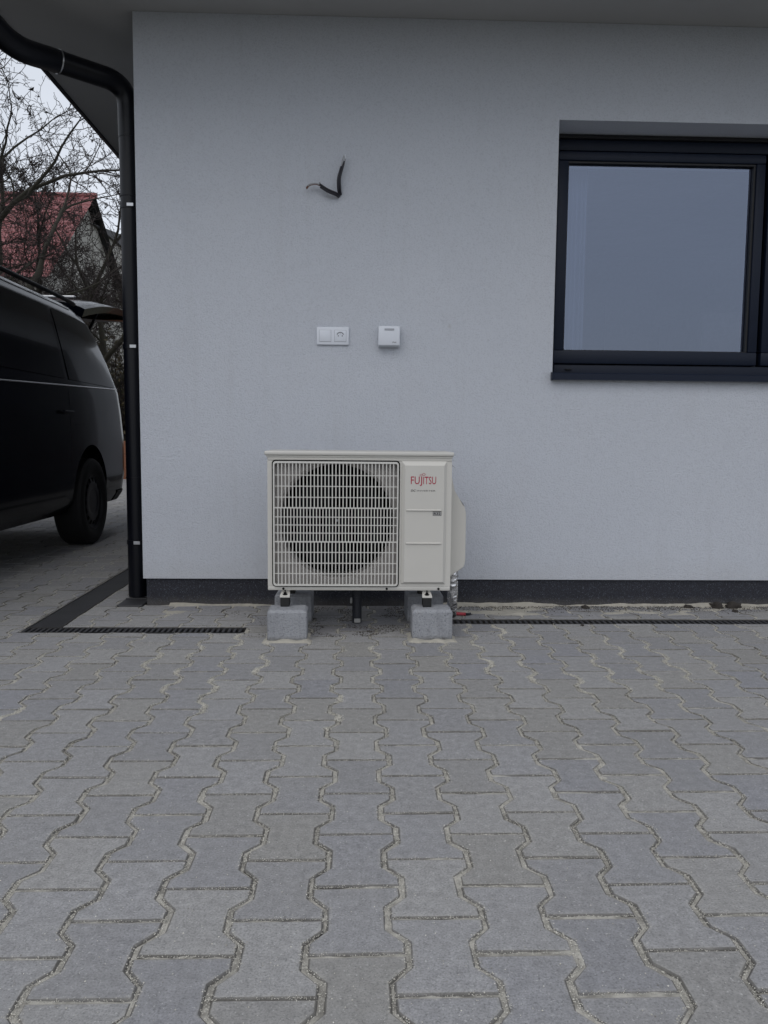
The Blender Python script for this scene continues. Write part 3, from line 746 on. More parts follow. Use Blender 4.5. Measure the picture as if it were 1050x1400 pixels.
# grille
b = MB(); gy0, gy1 = UY0-.010, UY0-.001
def rrect(x0, x1, z0, z1, r, k=5):
    o = []
    for cx, cz, a0 in ((x1-r, z1-r, 0), (x0+r, z1-r, 90), (x0+r, z0+r, 180), (x1-r, z0+r, 270)):
        for i in range(k+1):
            a = R_(a0+90*i/k); o.append((cx+r*math.cos(a), cz+r*math.sin(a)))
    return o
def ringbox(mb, outer, inner, y0, y1, tf):
    n = len(outer); vs = [tf((x, y0, z)) for x, z in outer]+[tf((x, y0, z)) for x, z in inner]+[tf((x, y1, z)) for x, z in outer]+[tf((x, y1, z)) for x, z in inner]
    fs = []
    for i in range(n):
        j = (i+1) % n
        fs += [(i, j, n+j, n+i), (2*n+j, 2*n+i, 3*n+i, 3*n+j), (i, 2*n+i, 2*n+j, j), (n+i, n+j, 3*n+j, 3*n+i)]
    mb.pydata(vs, fs)
o1 = rrect(gx0+.002, gx1-.002, gz0+.002, gz1-.002, .012); i1 = rrect(gx0+.008, gx1-.008, gz0+.009, gz1-.010, .007)
ringbox(b, o1, i1, gy0-.002, UY0+.004, Uo)
grille = b.build('grille', GRILLE, un, auto=35)
ix0, ix1 = gx0+.008, gx1-.008
zpix = lambda y: .736-(y-630)*.003046
hz = [(zpix(694), .0052), (zpix(740.5), .0052)]+[(zpix(y), .0032) for y in (649.5, 664.5, 679.5, 706.5, 717.5, 728.5, 755, 770, 784.5)]
b = MB()
for z, t in hz: b.box(Uo((ix0-.001, gy0+.0012, z-t/2)), Uo((ix1+.001, gy0+.007, z+t/2)))
tag(b.build('cross_bar', GRILLE, grille), kind='stuff')
b = MB()
def bars(nb, za, zb):
    for i in range(1, nb):
        x = ix0+(ix1-ix0)*i/nb; b.box(Uo((x-.0021, gy0, zb)), Uo((x+.0021, gy0+.006, za)))
bars(34, gz1-.009, hz[0][0]-.001); bars(38, hz[0][0]+.001, hz[1][0]-.001); bars(34, hz[1][0]+.001, gz0+.009)
tag(b.build('grille_bar', GRILLE, grille), kind='stuff')
b = MB(); ringbox(b, rrect(gx0-.0035, gx1+.0035, gz0-.0035, gz1+.0035, .016), rrect(gx0+.002, gx1-.002, gz0+.002, gz1-.002, .012), UY0-.0012, UY0+.003, Uo); b.build('grille_seam', DARKIN, grille)
# service panel, raised with sloped edges
px0, px1, pz0, pz1 = .186, .374, .222, .738
def frust(mb, x0, x1, z0, z1, y0, dy, ins):
    vs = [Uo((x0, y0, z0)), Uo((x1, y0, z0)), Uo((x1, y0, z1)), Uo((x0, y0, z1))]
    il, ir, ib, it = ins
    vs += [Uo((x0+il, y0-dy, z0+ib)), Uo((x1-ir, y0-dy, z0+ib)), Uo((x1-ir, y0-dy, z1-it)), Uo((x0+il, y0-dy, z1-it))]
    mb.pydata(vs, [(4, 5, 6, 7), (0, 1, 5, 4), (1, 2, 6, 5), (2, 3, 7, 6), (3, 0, 4, 7)])
b = MB(); frust(b, px0, px1, pz0, pz1, UY0+.0002, .012, (.014, .012, .010, .018)); pan = b.build('service_panel', UNIT, un)
for z in (zpix(694)-.002, zpix(739.5)-.002):
    b = MB(); vs = []
    for x in (px0+.020, px1-.022):
        vs += [Uo((x, UY0-.0120, z+.006)), Uo((x, UY0-.0088, z+.001)), Uo((x, UY0-.0175, z-.005)), Uo((x, UY0-.0120, z-.009))]
    b.pydata(vs, [(0, 1, 5, 4), (1, 2, 6, 5), (2, 3, 7, 6), (0, 3, 2, 1), (4, 5, 6, 7)]); b.build('panel_ridge', UNIT, pan)
TY = UY0-.0124
def text(s_, x, z, h, wtarget, mat, name='lettering', parent=un, shear=0, y=TY, bold=0., tf=Uo):
    cu = bpy.data.curves.new(name, 'FONT'); cu.body = s_; cu.size = 1; cu.shear = shear; cu.offset = bold; cu.resolution_u = 3
    o = bpy.data.objects.new(name, cu); COL.objects.link(o)
    dg = bpy.context.evaluated_depsgraph_get(); me = bpy.data.meshes.new_from_object(o.evaluated_get(dg)); bpy.data.objects.remove(o)
    xs_ = [v.co.x for v in me.vertices]; zs_ = [v.co.y for v in me.vertices]
    sx, sz = wtarget/(max(xs_)-min(xs_)), h/(max(zs_)-min(zs_)); mnx, mnz = min(xs_), min(zs_)
    for v in me.vertices: v.co = Vector(tf((x+(v.co.x-mnx)*sx, y, z+(v.co.y-mnz)*sz)))
    me.materials.clear(); o = link(name, me, mat, parent); return o
# printed name: letters, one with a long tail, and the double loop above it
lx = .2235; lz = zpix(661.5)+.003
text('FU', lx, lz, .032, .0365, REDINK, parent=pan, bold=.004)
text('J', lx+.0375, lz-.0075, .0395, .0095, REDINK, parent=pan, bold=.004)
text('ITSU', lx+.0515, lz, .032, .0535, REDINK, parent=pan, bold=.004)
b = MB()
for cx, cz, rx, rz_ in ((lx+.0415, lz+.0375, .0052, .0042), (lx+.0535, lz+.0405, .0068, .0052)):
    n = 18
    for a in range(n):
        t0, t1 = 2*math.pi*a/n, 2*math.pi*(a+1)/n
        vs = [Uo((cx+rx*k*math.cos(t), TY, cz+rz_*k*math.sin(t))) for t in (t0, t1) for k in (1, .72)]
        b.pydata(vs, [(0, 2, 3, 1)])
b.build('double_loop_mark', REDINK, pan)
text('DC', lx, zpix(671)+.001, .0085, .021, INK, parent=pan, bold=.02, shear=.2)
text('INVERTER', lx+.0255, zpix(671)+.002, .0055, .0775, INK, parent=pan)
rx0, rz0 = .3165, zpix(703.5)
MB().pydata([Uo((rx0, TY, rz0)), Uo((rx0+.036, TY, rz0)), Uo((rx0+.036, TY, rz0+.0175)), Uo((rx0, TY, rz0+.0175))], [(0, 1, 2, 3)]).build('refrigerant_label', INK, pan)
MB().pydata([Uo((rx0+.0015, TY-.0003, rz0+.0015)), Uo((rx0+.0345, TY-.0003, rz0+.0015)), Uo((rx0+.0345, TY-.0003, rz0+.016)), Uo((rx0+.0015, TY-.0003, rz0+.016))], [(0, 1, 2, 3)]).build('label_ground', TICKET, pan)
text('R32', rx0+.004, rz0+.0035, .0105, .028, INK, parent=pan, y=TY-.0006, bold=.03)
for x, z in ((-.305, .2005), (.128, .2015), (.346, .2015)):
    MB().lathe([(.0035, .004), (.005, .0025), (.005, 0)], Uo((x, UY0-.0003, z)), 'Y', 10).build('screw', FANM, un)
# side valve cover
b = MB(); prof = [(UX1+.001, .705), (UX1+.006, .69), (UX1+.020, .61), (UX1+.066, .545), (UX1+.074, .51), (UX1+.074, .305), (UX1+.068, .28), (UX1+.012, .24), (UX1+.001, .237)]
n = len(prof); vs = [Uo((x, y, z)) for y in (UY0+.09, UY1-.03) for x, z in prof]
b.pydata(vs, [(i, (i+1) % n, n+(i+1) % n, n+i) for i in range(n)]+[tuple(range(n)), tuple(range(n, 2*n))[::-1]])
bmesh.ops.bevel(b.bm, geom=[e for e in b.bm.edges], offset=.003, segments=2, affect='EDGES')
b.build('valve_cover', UNIT, un, auto=35)
# feet: formed steel foot with stud, black rubber pad
for cx, tilt in ((-.297, 0), (.297, 0)):
    b = MB(); vs = [Uo(p) for p in [(cx-.021, UY0-.028, .172), (cx+.021, UY0-.028, .172), (cx+.018, UY0+.012, .186), (cx-.018, UY0+.012, .186), (cx-.021, UY0-.028, .168), (cx+.021, UY0-.028, .168), (cx+.018, UY0+.012, .180), (cx-.018, UY0+.012, .180)]]
    b.pydata(vs, [(0, 1, 2, 3), (7, 6, 5, 4), (0, 4, 5, 1), (1, 5, 6, 2), (2, 6, 7, 3), (3, 7, 4, 0)])
    b.box(Uo((cx-.016, UY0+.013, .180)), Uo((cx+.016, UY0+.28, .192)))
    ft = b.build('foot', UNIT, un)
    b = MB(); b.lathe([(.011, 0), (.011, .003), (.0065, .0035), (.0065, .010), (.003, .0105), (.003, .020)], Uo((cx+.0, UY0-.010, .1765)), 'Z', 6); b.build('stud', FANM, ft)
    MB().box(Uo((cx-.0185, UY0-.026, .1285)), Uo((cx+.0185, UY0+.03, .1675)), .003, 2).build('rubber_pad', RUBBER, un)
    MB().box(Uo((cx-.02, UY0+.25, .1285)), Uo((cx+.02, UY0+.31, .179)), .003, 2).build('rubber_pad', RUBBER, un)

# concrete blocks
def block(cx, cy, w_, d_, h_, label, rz=0):
    bmx = MB(); bmx.box((-w_/2, -d_/2, 0), (w_/2, d_/2, h_), .0)
    t = bmx.bm
    top = [e for e in t.edges if all(v.co.z > h_-1e-4 for v in e.verts)]
    bmesh.ops.bevel(t, geom=top, offset=.011, segments=1, affect='EDGES')
    vert = [e for e in t.edges if abs(e.verts[0].co.z-e.verts[1].co.z) > h_*.6]
    bmesh.ops.bevel(t, geom=vert, offset=.004, segments=1, affect='EDGES')
    bmesh.ops.subdivide_edges(t, edges=[e for e in t.edges if e.calc_length() > .03], cuts=5, use_grid_fill=True)
    for v in t.verts:
        v.co += Vector((noise.noise(v.co*40+Vector((cx*9, 0, 0))), noise.noise(v.co*40+Vector((5, cx*9, 0))), 0))*.0012
    o = bmx.build('concrete_block', KERB); o.location = (cx, cy, .001); o.rotation_euler = (0, 0, rz)
    return tag(o, label, 'block', 'concrete blocks carrying the heat pump unit')
block(-.284, 3.345, .162, .125, .127, 'chamfered concrete block under the left front foot of the unit', R_(1))
block(.315, 3.360, .166, .125, .127, 'chamfered concrete block under the right front foot of the unit', R_(-.5))
block(-.283, 3.70, .165, .16, .128, 'shadowed concrete block behind the left one, below the unit', R_(-1))
block(.31, 3.70, .165, .16, .128, 'shadowed concrete block behind the right one, below the unit', R_(1))
# drain pipe below unit
t = empty('condensate_pipe', (.003, 3.62, 0), 'dark grey plastic drain pipe standing under the middle of the unit', 'pipe')
MB().lathe([(.021, .0), (.021, .12), (.026, .122), (.026, .165), (.040, .19)], (0, 0, .0), 'Z', 20).build('pipe', PVC, t, auto=40)
MB().box((-.012, -.029, .006), (.016, -.0225, .024), .001).build('label', TICKET, t)
MB().box((-.031, -.012, .09), (-.0215, .0, .115), .002).build('clip', TICKET, t)
# pipe bundle wrapped in foil
b = MB(); pts = [(.425, 3.56, .25), (.428, 3.57, .2), (.430, 3.585, .15), (.432, 3.60, .11), (.433, 3.63, .07), (.434, 3.66, .03)]
b.tube(smooth_path(pts, .05, 5), .0235, 20)
for v in b.bm.verts: v.co += Vector((N(v.co*60), N(v.co*60+Vector((7, 0, 0))), 0))*.004
tag(b.build('foil_wrapped_pipe', FOIL), 'crumpled silver foil wrapped pipe coming down right of the unit', 'pipe')
t = empty('cable_end', (.44, 3.78, 0), 'short red cable end with black tip lying on the paving by the foil pipe', 'cable')
MB().tube([(-.10, -.02, .010), (-.03, -.015, .012), (.02, -.01, .009), (.075, -.02, .008)], .008, 8).build('sheath', REDC, t, smooth=True)
MB().tube([(.076, -.02, .008), (.10, -.018, .010)], .006, 8).build('tip', CABLE, t, smooth=True)
b = MB(); n=6
vs=[(.0,0,.0),(.012,-.004,.006),(.03,.004,-.008),(.034,0,-.012),(.02,.01,-.002),(.004,.008,.004)]
b.pydata(vs,[(0,1,5),(1,4,5),(1,2,4),(2,3,4)]); o=b.build('plastic_scrap', simple('clear_wrap', (.7,.72,.75), .2)); o.location=(.398,3.52,.712)
tag(o,'small shred of torn plastic film at the top right corner of the unit','plastic scrap')

# ================================================================== things on the wall
def socket_unit():
    x0, x1, z0, z1 = -.197, -.043, 1.272, 1.356
    t = empty('socket_plate', ((x0+x1)/2, WY, (z0+z1)/2), 'white double plate with blank cover and socket, left one on the wall', 'socket')
    w2, h2 = (x1-x0)/2, (z1-z0)/2; y = -.011
    MB().box((-w2, y, -h2), (w2, 0, h2), .003, 3).build('frame', WHITEP, t, auto=35)
    for cx, nm in ((-.036, 'blank_cover'), (.036, 'socket_insert')):
        b = MB(); b.box((cx-.0285, y-.0012, -.028), (cx+.0285, y+.004, .028), .0012, 2)
        o = b.build('seam', simple('seam_shadow_gap', (.3, .31, .34), .6), t)
        MB().box((cx-.0275, y-.0022, -.027), (cx+.0275, y+.004, .027), .0015, 2).build(nm, WHITEP, t, auto=35)
    si = MB().lathe([(.0215, .0024), (.0205, .003), (.0195, .0024), (.0185, -.006), (0.001, -.006)], (.036, y, 0), 'Y', 28, cap=False).build('socket_well', WHITEP2, t, auto=35)
    b = MB()
    for dx, dz in ((-.0095, .0), (.0095, .0)): b.lathe([(.0026, -.0010), (.0026, -.0004)], (.036+dx, y-.003, dz), 'Y', 10)
    b.build('contact_hole', FRAMEDK, t)
    MB().lathe([(.0024, .009), (.0024, -.006)], (.036, y, .010), 'Y', 10).build('earth_pin', STEEL, t)
    b = MB(); pts = []
    for i in range(13):
        a = R_(20+140*i/12); pts.append((a,))
    vs = [(.036+r*math.cos(a[0]), y-.0027, r*math.sin(a[0])) for r in (.0145, .0183) for a in pts]
    b.pydata(vs, [(i, i+1, 14+i, 13+i) for i in range(12)]); b.build('well_shade_arc', simple('well_shade', (.16, .165, .18), .6), t)  # dark arc painting the shade under the top of the socket well
socket_unit()
x0, x1, z0, z1 = .097, .200, 1.262, 1.360
t = empty('junction_box', ((x0+x1)/2, WY, (z0+z1)/2), 'small square white lidded box on the wall, right of the socket plate', 'junction box')
w2, h2 = (x1-x0)/2, (z1-z0)/2
MB().box((-w2+.001, -.03, -h2+.002), (w2-.001, 0, h2-.001), .004, 2).build('base', WHITEP2, t, auto=35)
MB().box((-w2, -.045, -h2+.006), (w2, -.031, h2), .005, 3).build('lid', WHITEP, t, auto=35)
MB().box((-.022, -.0472, h2-.021), (.024, -.0452, h2-.012), .001).build('label_field', simple('grey_field', (.38, .4, .44), .5), t)
text('IP44', .016, -h2+.017, .008, .018, INK, 'lid_mark', t, tf=lambda p: (p[0], p[1], p[2]), y=-.0454)
# loose cables
t = empty('cable_stubs', (-.094, WY, 1.975), 'two black cable ends sticking out of the upper wall above the socket plate', 'cable')
def cab(pts, r, mat, nm): MB().tube(smooth_path(pts, .02, 4), r, 8).build(nm, mat, t, smooth=True)
cab([(.008, .01, -.006), (-.002, -.028, .004), (-.004, -.034, .06), (.013, -.032, .115)], .0055, CABLE, 'cable_upright')
cab([(.012, .01, -.004), (.008, -.026, .004), (.005, -.034, .06), (.022, -.03, .125), (.026, -.028, .14)], .005, CABLE, 'cable_upright')
for dx in (-.004, .001, .006):
    cab([(.016+dx*.5, -.031, .112), (.022+dx*1.5, -.03, .142), (.028+dx, -.030, .166)], .0018, COPPERW, 'wire')
cab([(.029, -.032, .150), (.032, -.031, .158), (.030, -.03, .170)], .003, WHITEP, 'wire_tip')
cab([(.006, .01, -.010), (-.006, -.026, -.006), (-.05, -.034, .008), (-.088, -.03, .033)], .0055, CABLE, 'cable_side')
cab([(.002, .01, -.014), (-.010, -.028, -.014), (-.05, -.036, -.002), (-.085, -.033, .020)], .005, CABLE, 'cable_side')
for dz, m_ in ((0, COPPERW), (.003, COPPERW), (-.003, BROWNW)):
    cab([(-.084, -.031, .028+dz), (-.105, -.031, .036+dz), (-.135, -.03, .031+dz), (-.148, -.03, .018+dz*2)], .0019, m_, 'wire')
cab([(-.144, -.03, .024), (-.150, -.031, .017), (-.147, -.03, .011)], .0032, BROWNW, 'wire_tip')
cab([(-.088, -.031, .036), (-.091, -.032, .042), (-.084, -.03, .038)], .0025, COPPERW, 'wire')
cab([(-.064, -.033, .012), (-.058, -.033, -.002), (-.050, -.032, -.012)], .0006, COPPERW, 'wire_strand')

# ================================================================== van
VX, VRY = -2.965, 7.25     # centre line and rear end
van = empty('parked_van', (VX, VRY-2.5, 0), 'black van parked at the left with its tailgate raised', 'van')
def Vn(p): return (p[0]-VX, p[1]-(VRY-2.5), p[2])
PROF = [(.25, .80), (.27, .90), (.34, .945), (.50, .965), (.80, .968), (1.0, .965), (1.17, .955), (1.22, .945), (1.45, .90), (1.65, .855), (1.75, .828), (1.80, .805), (1.845, .765), (1.875, .70), (1.892, .58), (1.904, .33), (1.91, 0)]
ZS = [p[0] for p in PROF]; XS = [p[1] for p in PROF]
BELT = 1.17
def topz(s):
    return float(np.interp(s, [0, .25, .8, 2.6, 3.1, 3.35, 4.05, 4.3, 4.75, 5.0, 5.12], [1.81, 1.835, 1.85, 1.86, 1.85, 1.80, 1.30, 1.16, 1.04, .9, .62]))
def surf(s, z, off=0.):
    """point on the right (+X) side; z in the profile's own scale"""
    T = topz(s); z2 = z
    if T > BELT:
        if z > BELT: z2 = BELT+(z-BELT)*(T-BELT)/(1.91-BELT)
    else: z2 = .25+(z-.25)*(T-.25)/(1.91-.25)
    hw = float(np.interp(z, ZS, XS))
    rf = 1-.085*max(0, 1-s/.16)**2-.010*max(0, 1-s/1.2)
    ff = 1-.30*max(0, (s-4.35)/.77)**2-.03*max(0, min(1, (s-3.3)/1.))
    lean = float(np.interp(z, [.25, .5, .75, 1.2, 1.5, 1.75, 1.91], [.05, .0, .0, .14, .32, .56, .76]))*max(0, 1-s/1.3)**1.6
    return Vector(((VX+(hw+off)*rf*ff), VRY-s-lean, z2))
ss = [0, .02, .05, .09, .14, .2, .3, .45, .65, .9, 1.2, 1.6, 2.0, 2.4, 2.8, 3.1, 3.35, 3.6, 3.85, 4.05, 4.2, 4.35, 4.5, 4.65, 4.8, 4.92, 5.02, 5.09, 5.12]
zz = [.25, .27, .30, .34, .42, .5, .65, .8, .9, 1.0, 1.1, 1.17, 1.22, 1.33, 1.45, 1.55, 1.65, 1.75, 1.8, 1.845, 1.875, 1.895, 1.905, 1.91]
b = MB(); vs = []; nzz = len(zz)
for s in ss:
    row = [surf(s, z) for z in zz]
    loop = row+[Vector((2*VX-p.x, p.y, p.z)) for p in row[:-1][::-1]]
    vs += [Vn(p) for p in loop]
m_ = 2*nzz-1; fs = []
for i in range(len(ss)-1):
    for j in range(m_): fs.append((i*m_+j, i*m_+(j+1) % m_, (i+1)*m_+(j+1) % m_, (i+1)*m_+j))
fs.append(tuple(range(m_))); fs.append(tuple(range((len(ss)-1)*m_, len(ss)*m_))[::-1])
b.pydata(vs, fs); body = b.build('body', VANP, van, auto=28)
RWY, FWY = 6.23, 2.99
cutters = []
for yw in (RWY, FWY):
    for sx in (1, -1):
        cm = MB().lathe([(.395, -.36), (.395, .36)], Vn((VX+sx*1.03, yw, .355)), 'X', 40).build('cutter', VANPL)
        cm.parent = van
        md = body.modifiers.new('arch', 'BOOLEAN'); md.object = cm; md.operation = 'DIFFERENCE'; md.solver = 'EXACT'; cutters.append(cm)
bpy.context.view_layer.update()
dg = bpy.context.evaluated_depsgraph_get(); me = bpy.data.meshes.new_from_object(body.evaluated_get(dg))
body.modifiers.clear(); body.data = me
for c2 in cutters: bpy.data.objects.remove(c2)
def patch(name, mat, s0, s1, z0, z1, off=.004, ns=14, nz_=7, sides=(1, -1), parent=body, shear=0.):
    for sd_ in sides:
        vs = []
        for i in range(ns+1):
            for j in range(nz_+1):
                z = z0+(z1-z0)*j/nz_; p = surf(s0+(s1-s0)*i/ns+shear*(z-z0), z, off)
                vs.append(Vn((p.x if sd_ > 0 else 2*VX-p.x, p.y, p.z)))
        fs = [(i*(nz_+1)+j, i*(nz_+1)+j+1, (i+1)*(nz_+1)+j+1, (i+1)*(nz_+1)+j) for i in range(ns) for j in range(nz_)]
        MB().pydata(vs, fs).build(name, mat, parent, smooth=True)
patch('side_window', VANG, .20, 1.42, 1.215, 1.745)
patch('side_window', VANG, 1.50, 2.62, 1.215, 1.745)
patch('side_window', VANG, 2.74, 3.62, 1.215, 1.70)
patch('bumper_panel', VANPL, .0, .30, .262, .36, off=.006)
patch('tail_lamp', LAMPRED, .0, .10, .78, 1.28, off=.005, ns=5)
for sd_ in (1, -1):
    def sp(s, z, off): 
        p = surf(s, z, off); return Vn((p.x if sd_ > 0 else 2*VX-p.x, p.y, p.z))
    MB().tube([sp(.17+3.5*i/30, 1.205-.105*(i/30), .006) for i in range(31)], .0045, 6).build('chrome_strip', CHROME, body, smooth=True)
    MB().tube([sp(.4+2.5*i/20, 1.85, .03)[:2]+(sp(.4+2.5*i/20, 1.85, .03)[2]+.035,) for i in range(21)], .016, 8).build('roof_rail', VANPL, body, smooth=True)
    MB().tube([sp(.012+.02*i/12, 1.22+.55*i/12, .003) for i in range(13)], .005, 6).build('tailgate_edge_glint', simple('painted_edge_glint', (.30, .31, .34), .3), body, smooth=True)  # pale tube standing in for the sky's reflection on the tailgate opening edge
    for s in (1.46, 2.68): MB().tube([sp(s, .32+1.43*i/12, -.001) for i in range(13)], .0022, 5).build('door_gap', FRAMEDK, body)
    b = MB(); p = Vector(sp(1.55, .98, .02)); b.box(p-Vector((.01, .09, .012)), p+Vector((.012, .09, .012)), .006, 2); b.build('door_handle', VANP, body)
    p = Vector(sp(3.55, 1.22, .12)); MB().box(p-Vector((.09, .06, .1)), p+Vector((.09, .06, .12)), .03, 3).build('mirror', VANP, body, auto=40)
    patch('headlight', LAMPCLR, 4.62, 5.0, .95, 1.25, off=.004, sides=(sd_,), ns=6)
# windscreen
vs = []
for i in range(9):
    s = 3.40+.62*i/8
    for j in range(9):
        u = -1+2*j/8; hw = .80; z = topz(s)+.012; vs.append(Vn((VX+u*hw*(1-.02*i/8), VRY-s, z-.03*u*u)))
MB().pydata(vs, [(i*9+j, i*9+j+1, (i+1)*9+j+1, (i+1)*9+j) for i in range(8) for j in range(8)]).build('windscreen', VANG, body, smooth=True)
def wheel(x, y, sgn):
    wv = empty('wheel', Vn((x, y, .325))); wv.parent = van
    R0 = .325
    MB().lathe([(.205, -.095), (.24, -.105), (.29, -.108), (.312, -.098), (.3245, -.080), (.325, 0), (.3245, .080), (.312, .098), (.29, .108), (.24, .105), (.205, .095)], (0, 0, 0), 'X', 48, cap=False).build('tyre', TYRE, wv, auto=30)
    mbx = MB(); o_ = .0
    # rim dish with a ring of slots
    n = 60; rad = [(.212, .100), (.204, .085), (.172, .076)]; rings = []
    mbx.lathe([(.212, .100*sgn), (.203, .084*sgn), (.178, .078*sgn)], (0, 0, 0), 'X', n, cap=False)
    mbx.lathe([(.148, .088*sgn), (.10, .092*sgn), (.075, .080*sgn), (.03, .080*sgn)], (0, 0, 0), 'X', n, cap=True)
    k = 15
    for i in range(k):
        a0 = 2*math.pi*i/k; da = 2*math.pi/k*.26
        vs = [(sgn*hh, r*math.cos(a), r*math.sin(a)) for r, hh in ((.178, .078), (.148, .088)) for a in (a0-da, a0+da)]
        mbx.pydata(vs, [(0, 1, 3, 2)])
    mbx.build('rim', RIM, wv, auto=35)
    MB().lathe([(.2, .02*sgn), (.01, .02*sgn)], (0, 0, 0), 'X', 32).build('brake_disc', FANM, wv)
for yw in (RWY, FWY):
    wheel(-2.088, yw, 1); wheel(2*VX+2.088, yw, -1)
# raised tailgate
hy, hz_ = 6.66, 1.86
b = MB(); vs = []; nt_, nw_ = 10, 10
def tg(u, v, k):   # u along the gate, v across, k layer
    y = hy+1.42*u; z = hz_+.20*u+.05*math.sin(u*math.pi)*.6-.10*u*u
    halfw = .80+.04*u; x = VX+halfw*v
    edge = abs(v)**6
    if k == 0: return (x, y, z+.030-edge*(.075-.03*u))
    return (VX+(halfw-.03)*v, y+.02*(1-u), z-.055-(.05*(1-u)))
for k in (0, 1):
    for i in range(nt_+1):
        for j in range(nw_+1):
            v_ = -math.cos(math.pi*j/nw_); vs.append(Vn(tg(i/nt_, v_, k)))
st = (nt_+1)*(nw_+1); fs = []
for i in range(nt_):
    for j in range(nw_):
        a = i*(nw_+1)+j; q4 = (a, a+1, a+nw_+2, a+nw_+1); fs.append(q4); fs.append(tuple(st+t_ for t_ in q4[::-1]))
rim_ = [i*(nw_+1) for i in range(nt_+1)]+[nt_*(nw_+1)+j for j in range(1, nw_+1)]+[i*(nw_+1)+nw_ for i in range(nt_-1, -1, -1)]+[j for j in range(nw_-1, 0, -1)]
for a, c2 in zip(rim_, rim_[1:]+rim_[:1]): fs.append((a, c2, st+c2, st+a))
b.pydata(vs, fs); tgo = b.build('tailgate', VANP, van, auto=30)
MB().pydata([Vn(p) for p in [(VX-.77, hy+.05, hz_-.112), (VX+.77, hy+.05, hz_-.112), (VX+.80, hy+1.38, hz_+.035), (VX-.80, hy+1.38, hz_+.035)]], [(0, 1, 2, 3)]).build('inner_panel', VANPL, tgo)
MB().box(Vn((VX-.62, hy+.12, hz_-.02)), Vn((VX+.62, hy+.6, hz_-.012))).build('rear_window', VANG, tgo)
for sx in (-1, 1): MB().tube([Vn((VX+sx*.74, 6.83, 1.60)), Vn((VX+sx*.74, 7.25, 1.93))], .012, 8).build('gas_strut', VANPL, tgo)
b = MB(); b.box(Vn((VX-.66, 6.83, 1.93)), Vn((VX+.665, 6.87, 1.948)), .006, 2)
b.build('roof_bar', simple('satin_aluminium', (.62, .63, .65), .35, .4), van)
MB().box(Vn((VX-.8, 6.9, .55)), Vn((VX+.8, 6.95, 1.5))).build('load_space', VANPL, van)

# ================================================================== behind: wall, trees, neighbour house
def pt(px, py, Y):
    d = F+R2*(px-525)/FPX-U2*(py-700)/FPX; return Vector((0, 0, CAMH))+d*(Y/d.y)
# low terracotta wall of hollow blocks
lw = empty('low_block_wall', (-6, 15.1, 0), 'low wall of orange terracotta blocks behind the yard', 'wall')
for r_ in range(3):
    for i in range(34):
        x = -5.4+i*.38+(.19 if r_ % 2 else 0)
        if abs(x+1.5-2.2) > 9: continue
        o = MB().box((x, 0, r_*.24-.03), (x+.372, .25, r_*.24+.202), .006).build('terracotta_block', TERRA, lw) if i == 0 and r_ == 0 else None
        if o: first = o; base_x = x
        else:
            o = first.copy(); COL.objects.link(o); o.parent = lw; o.location = (x-base_x, random.uniform(-.006, .006), r_*.24)

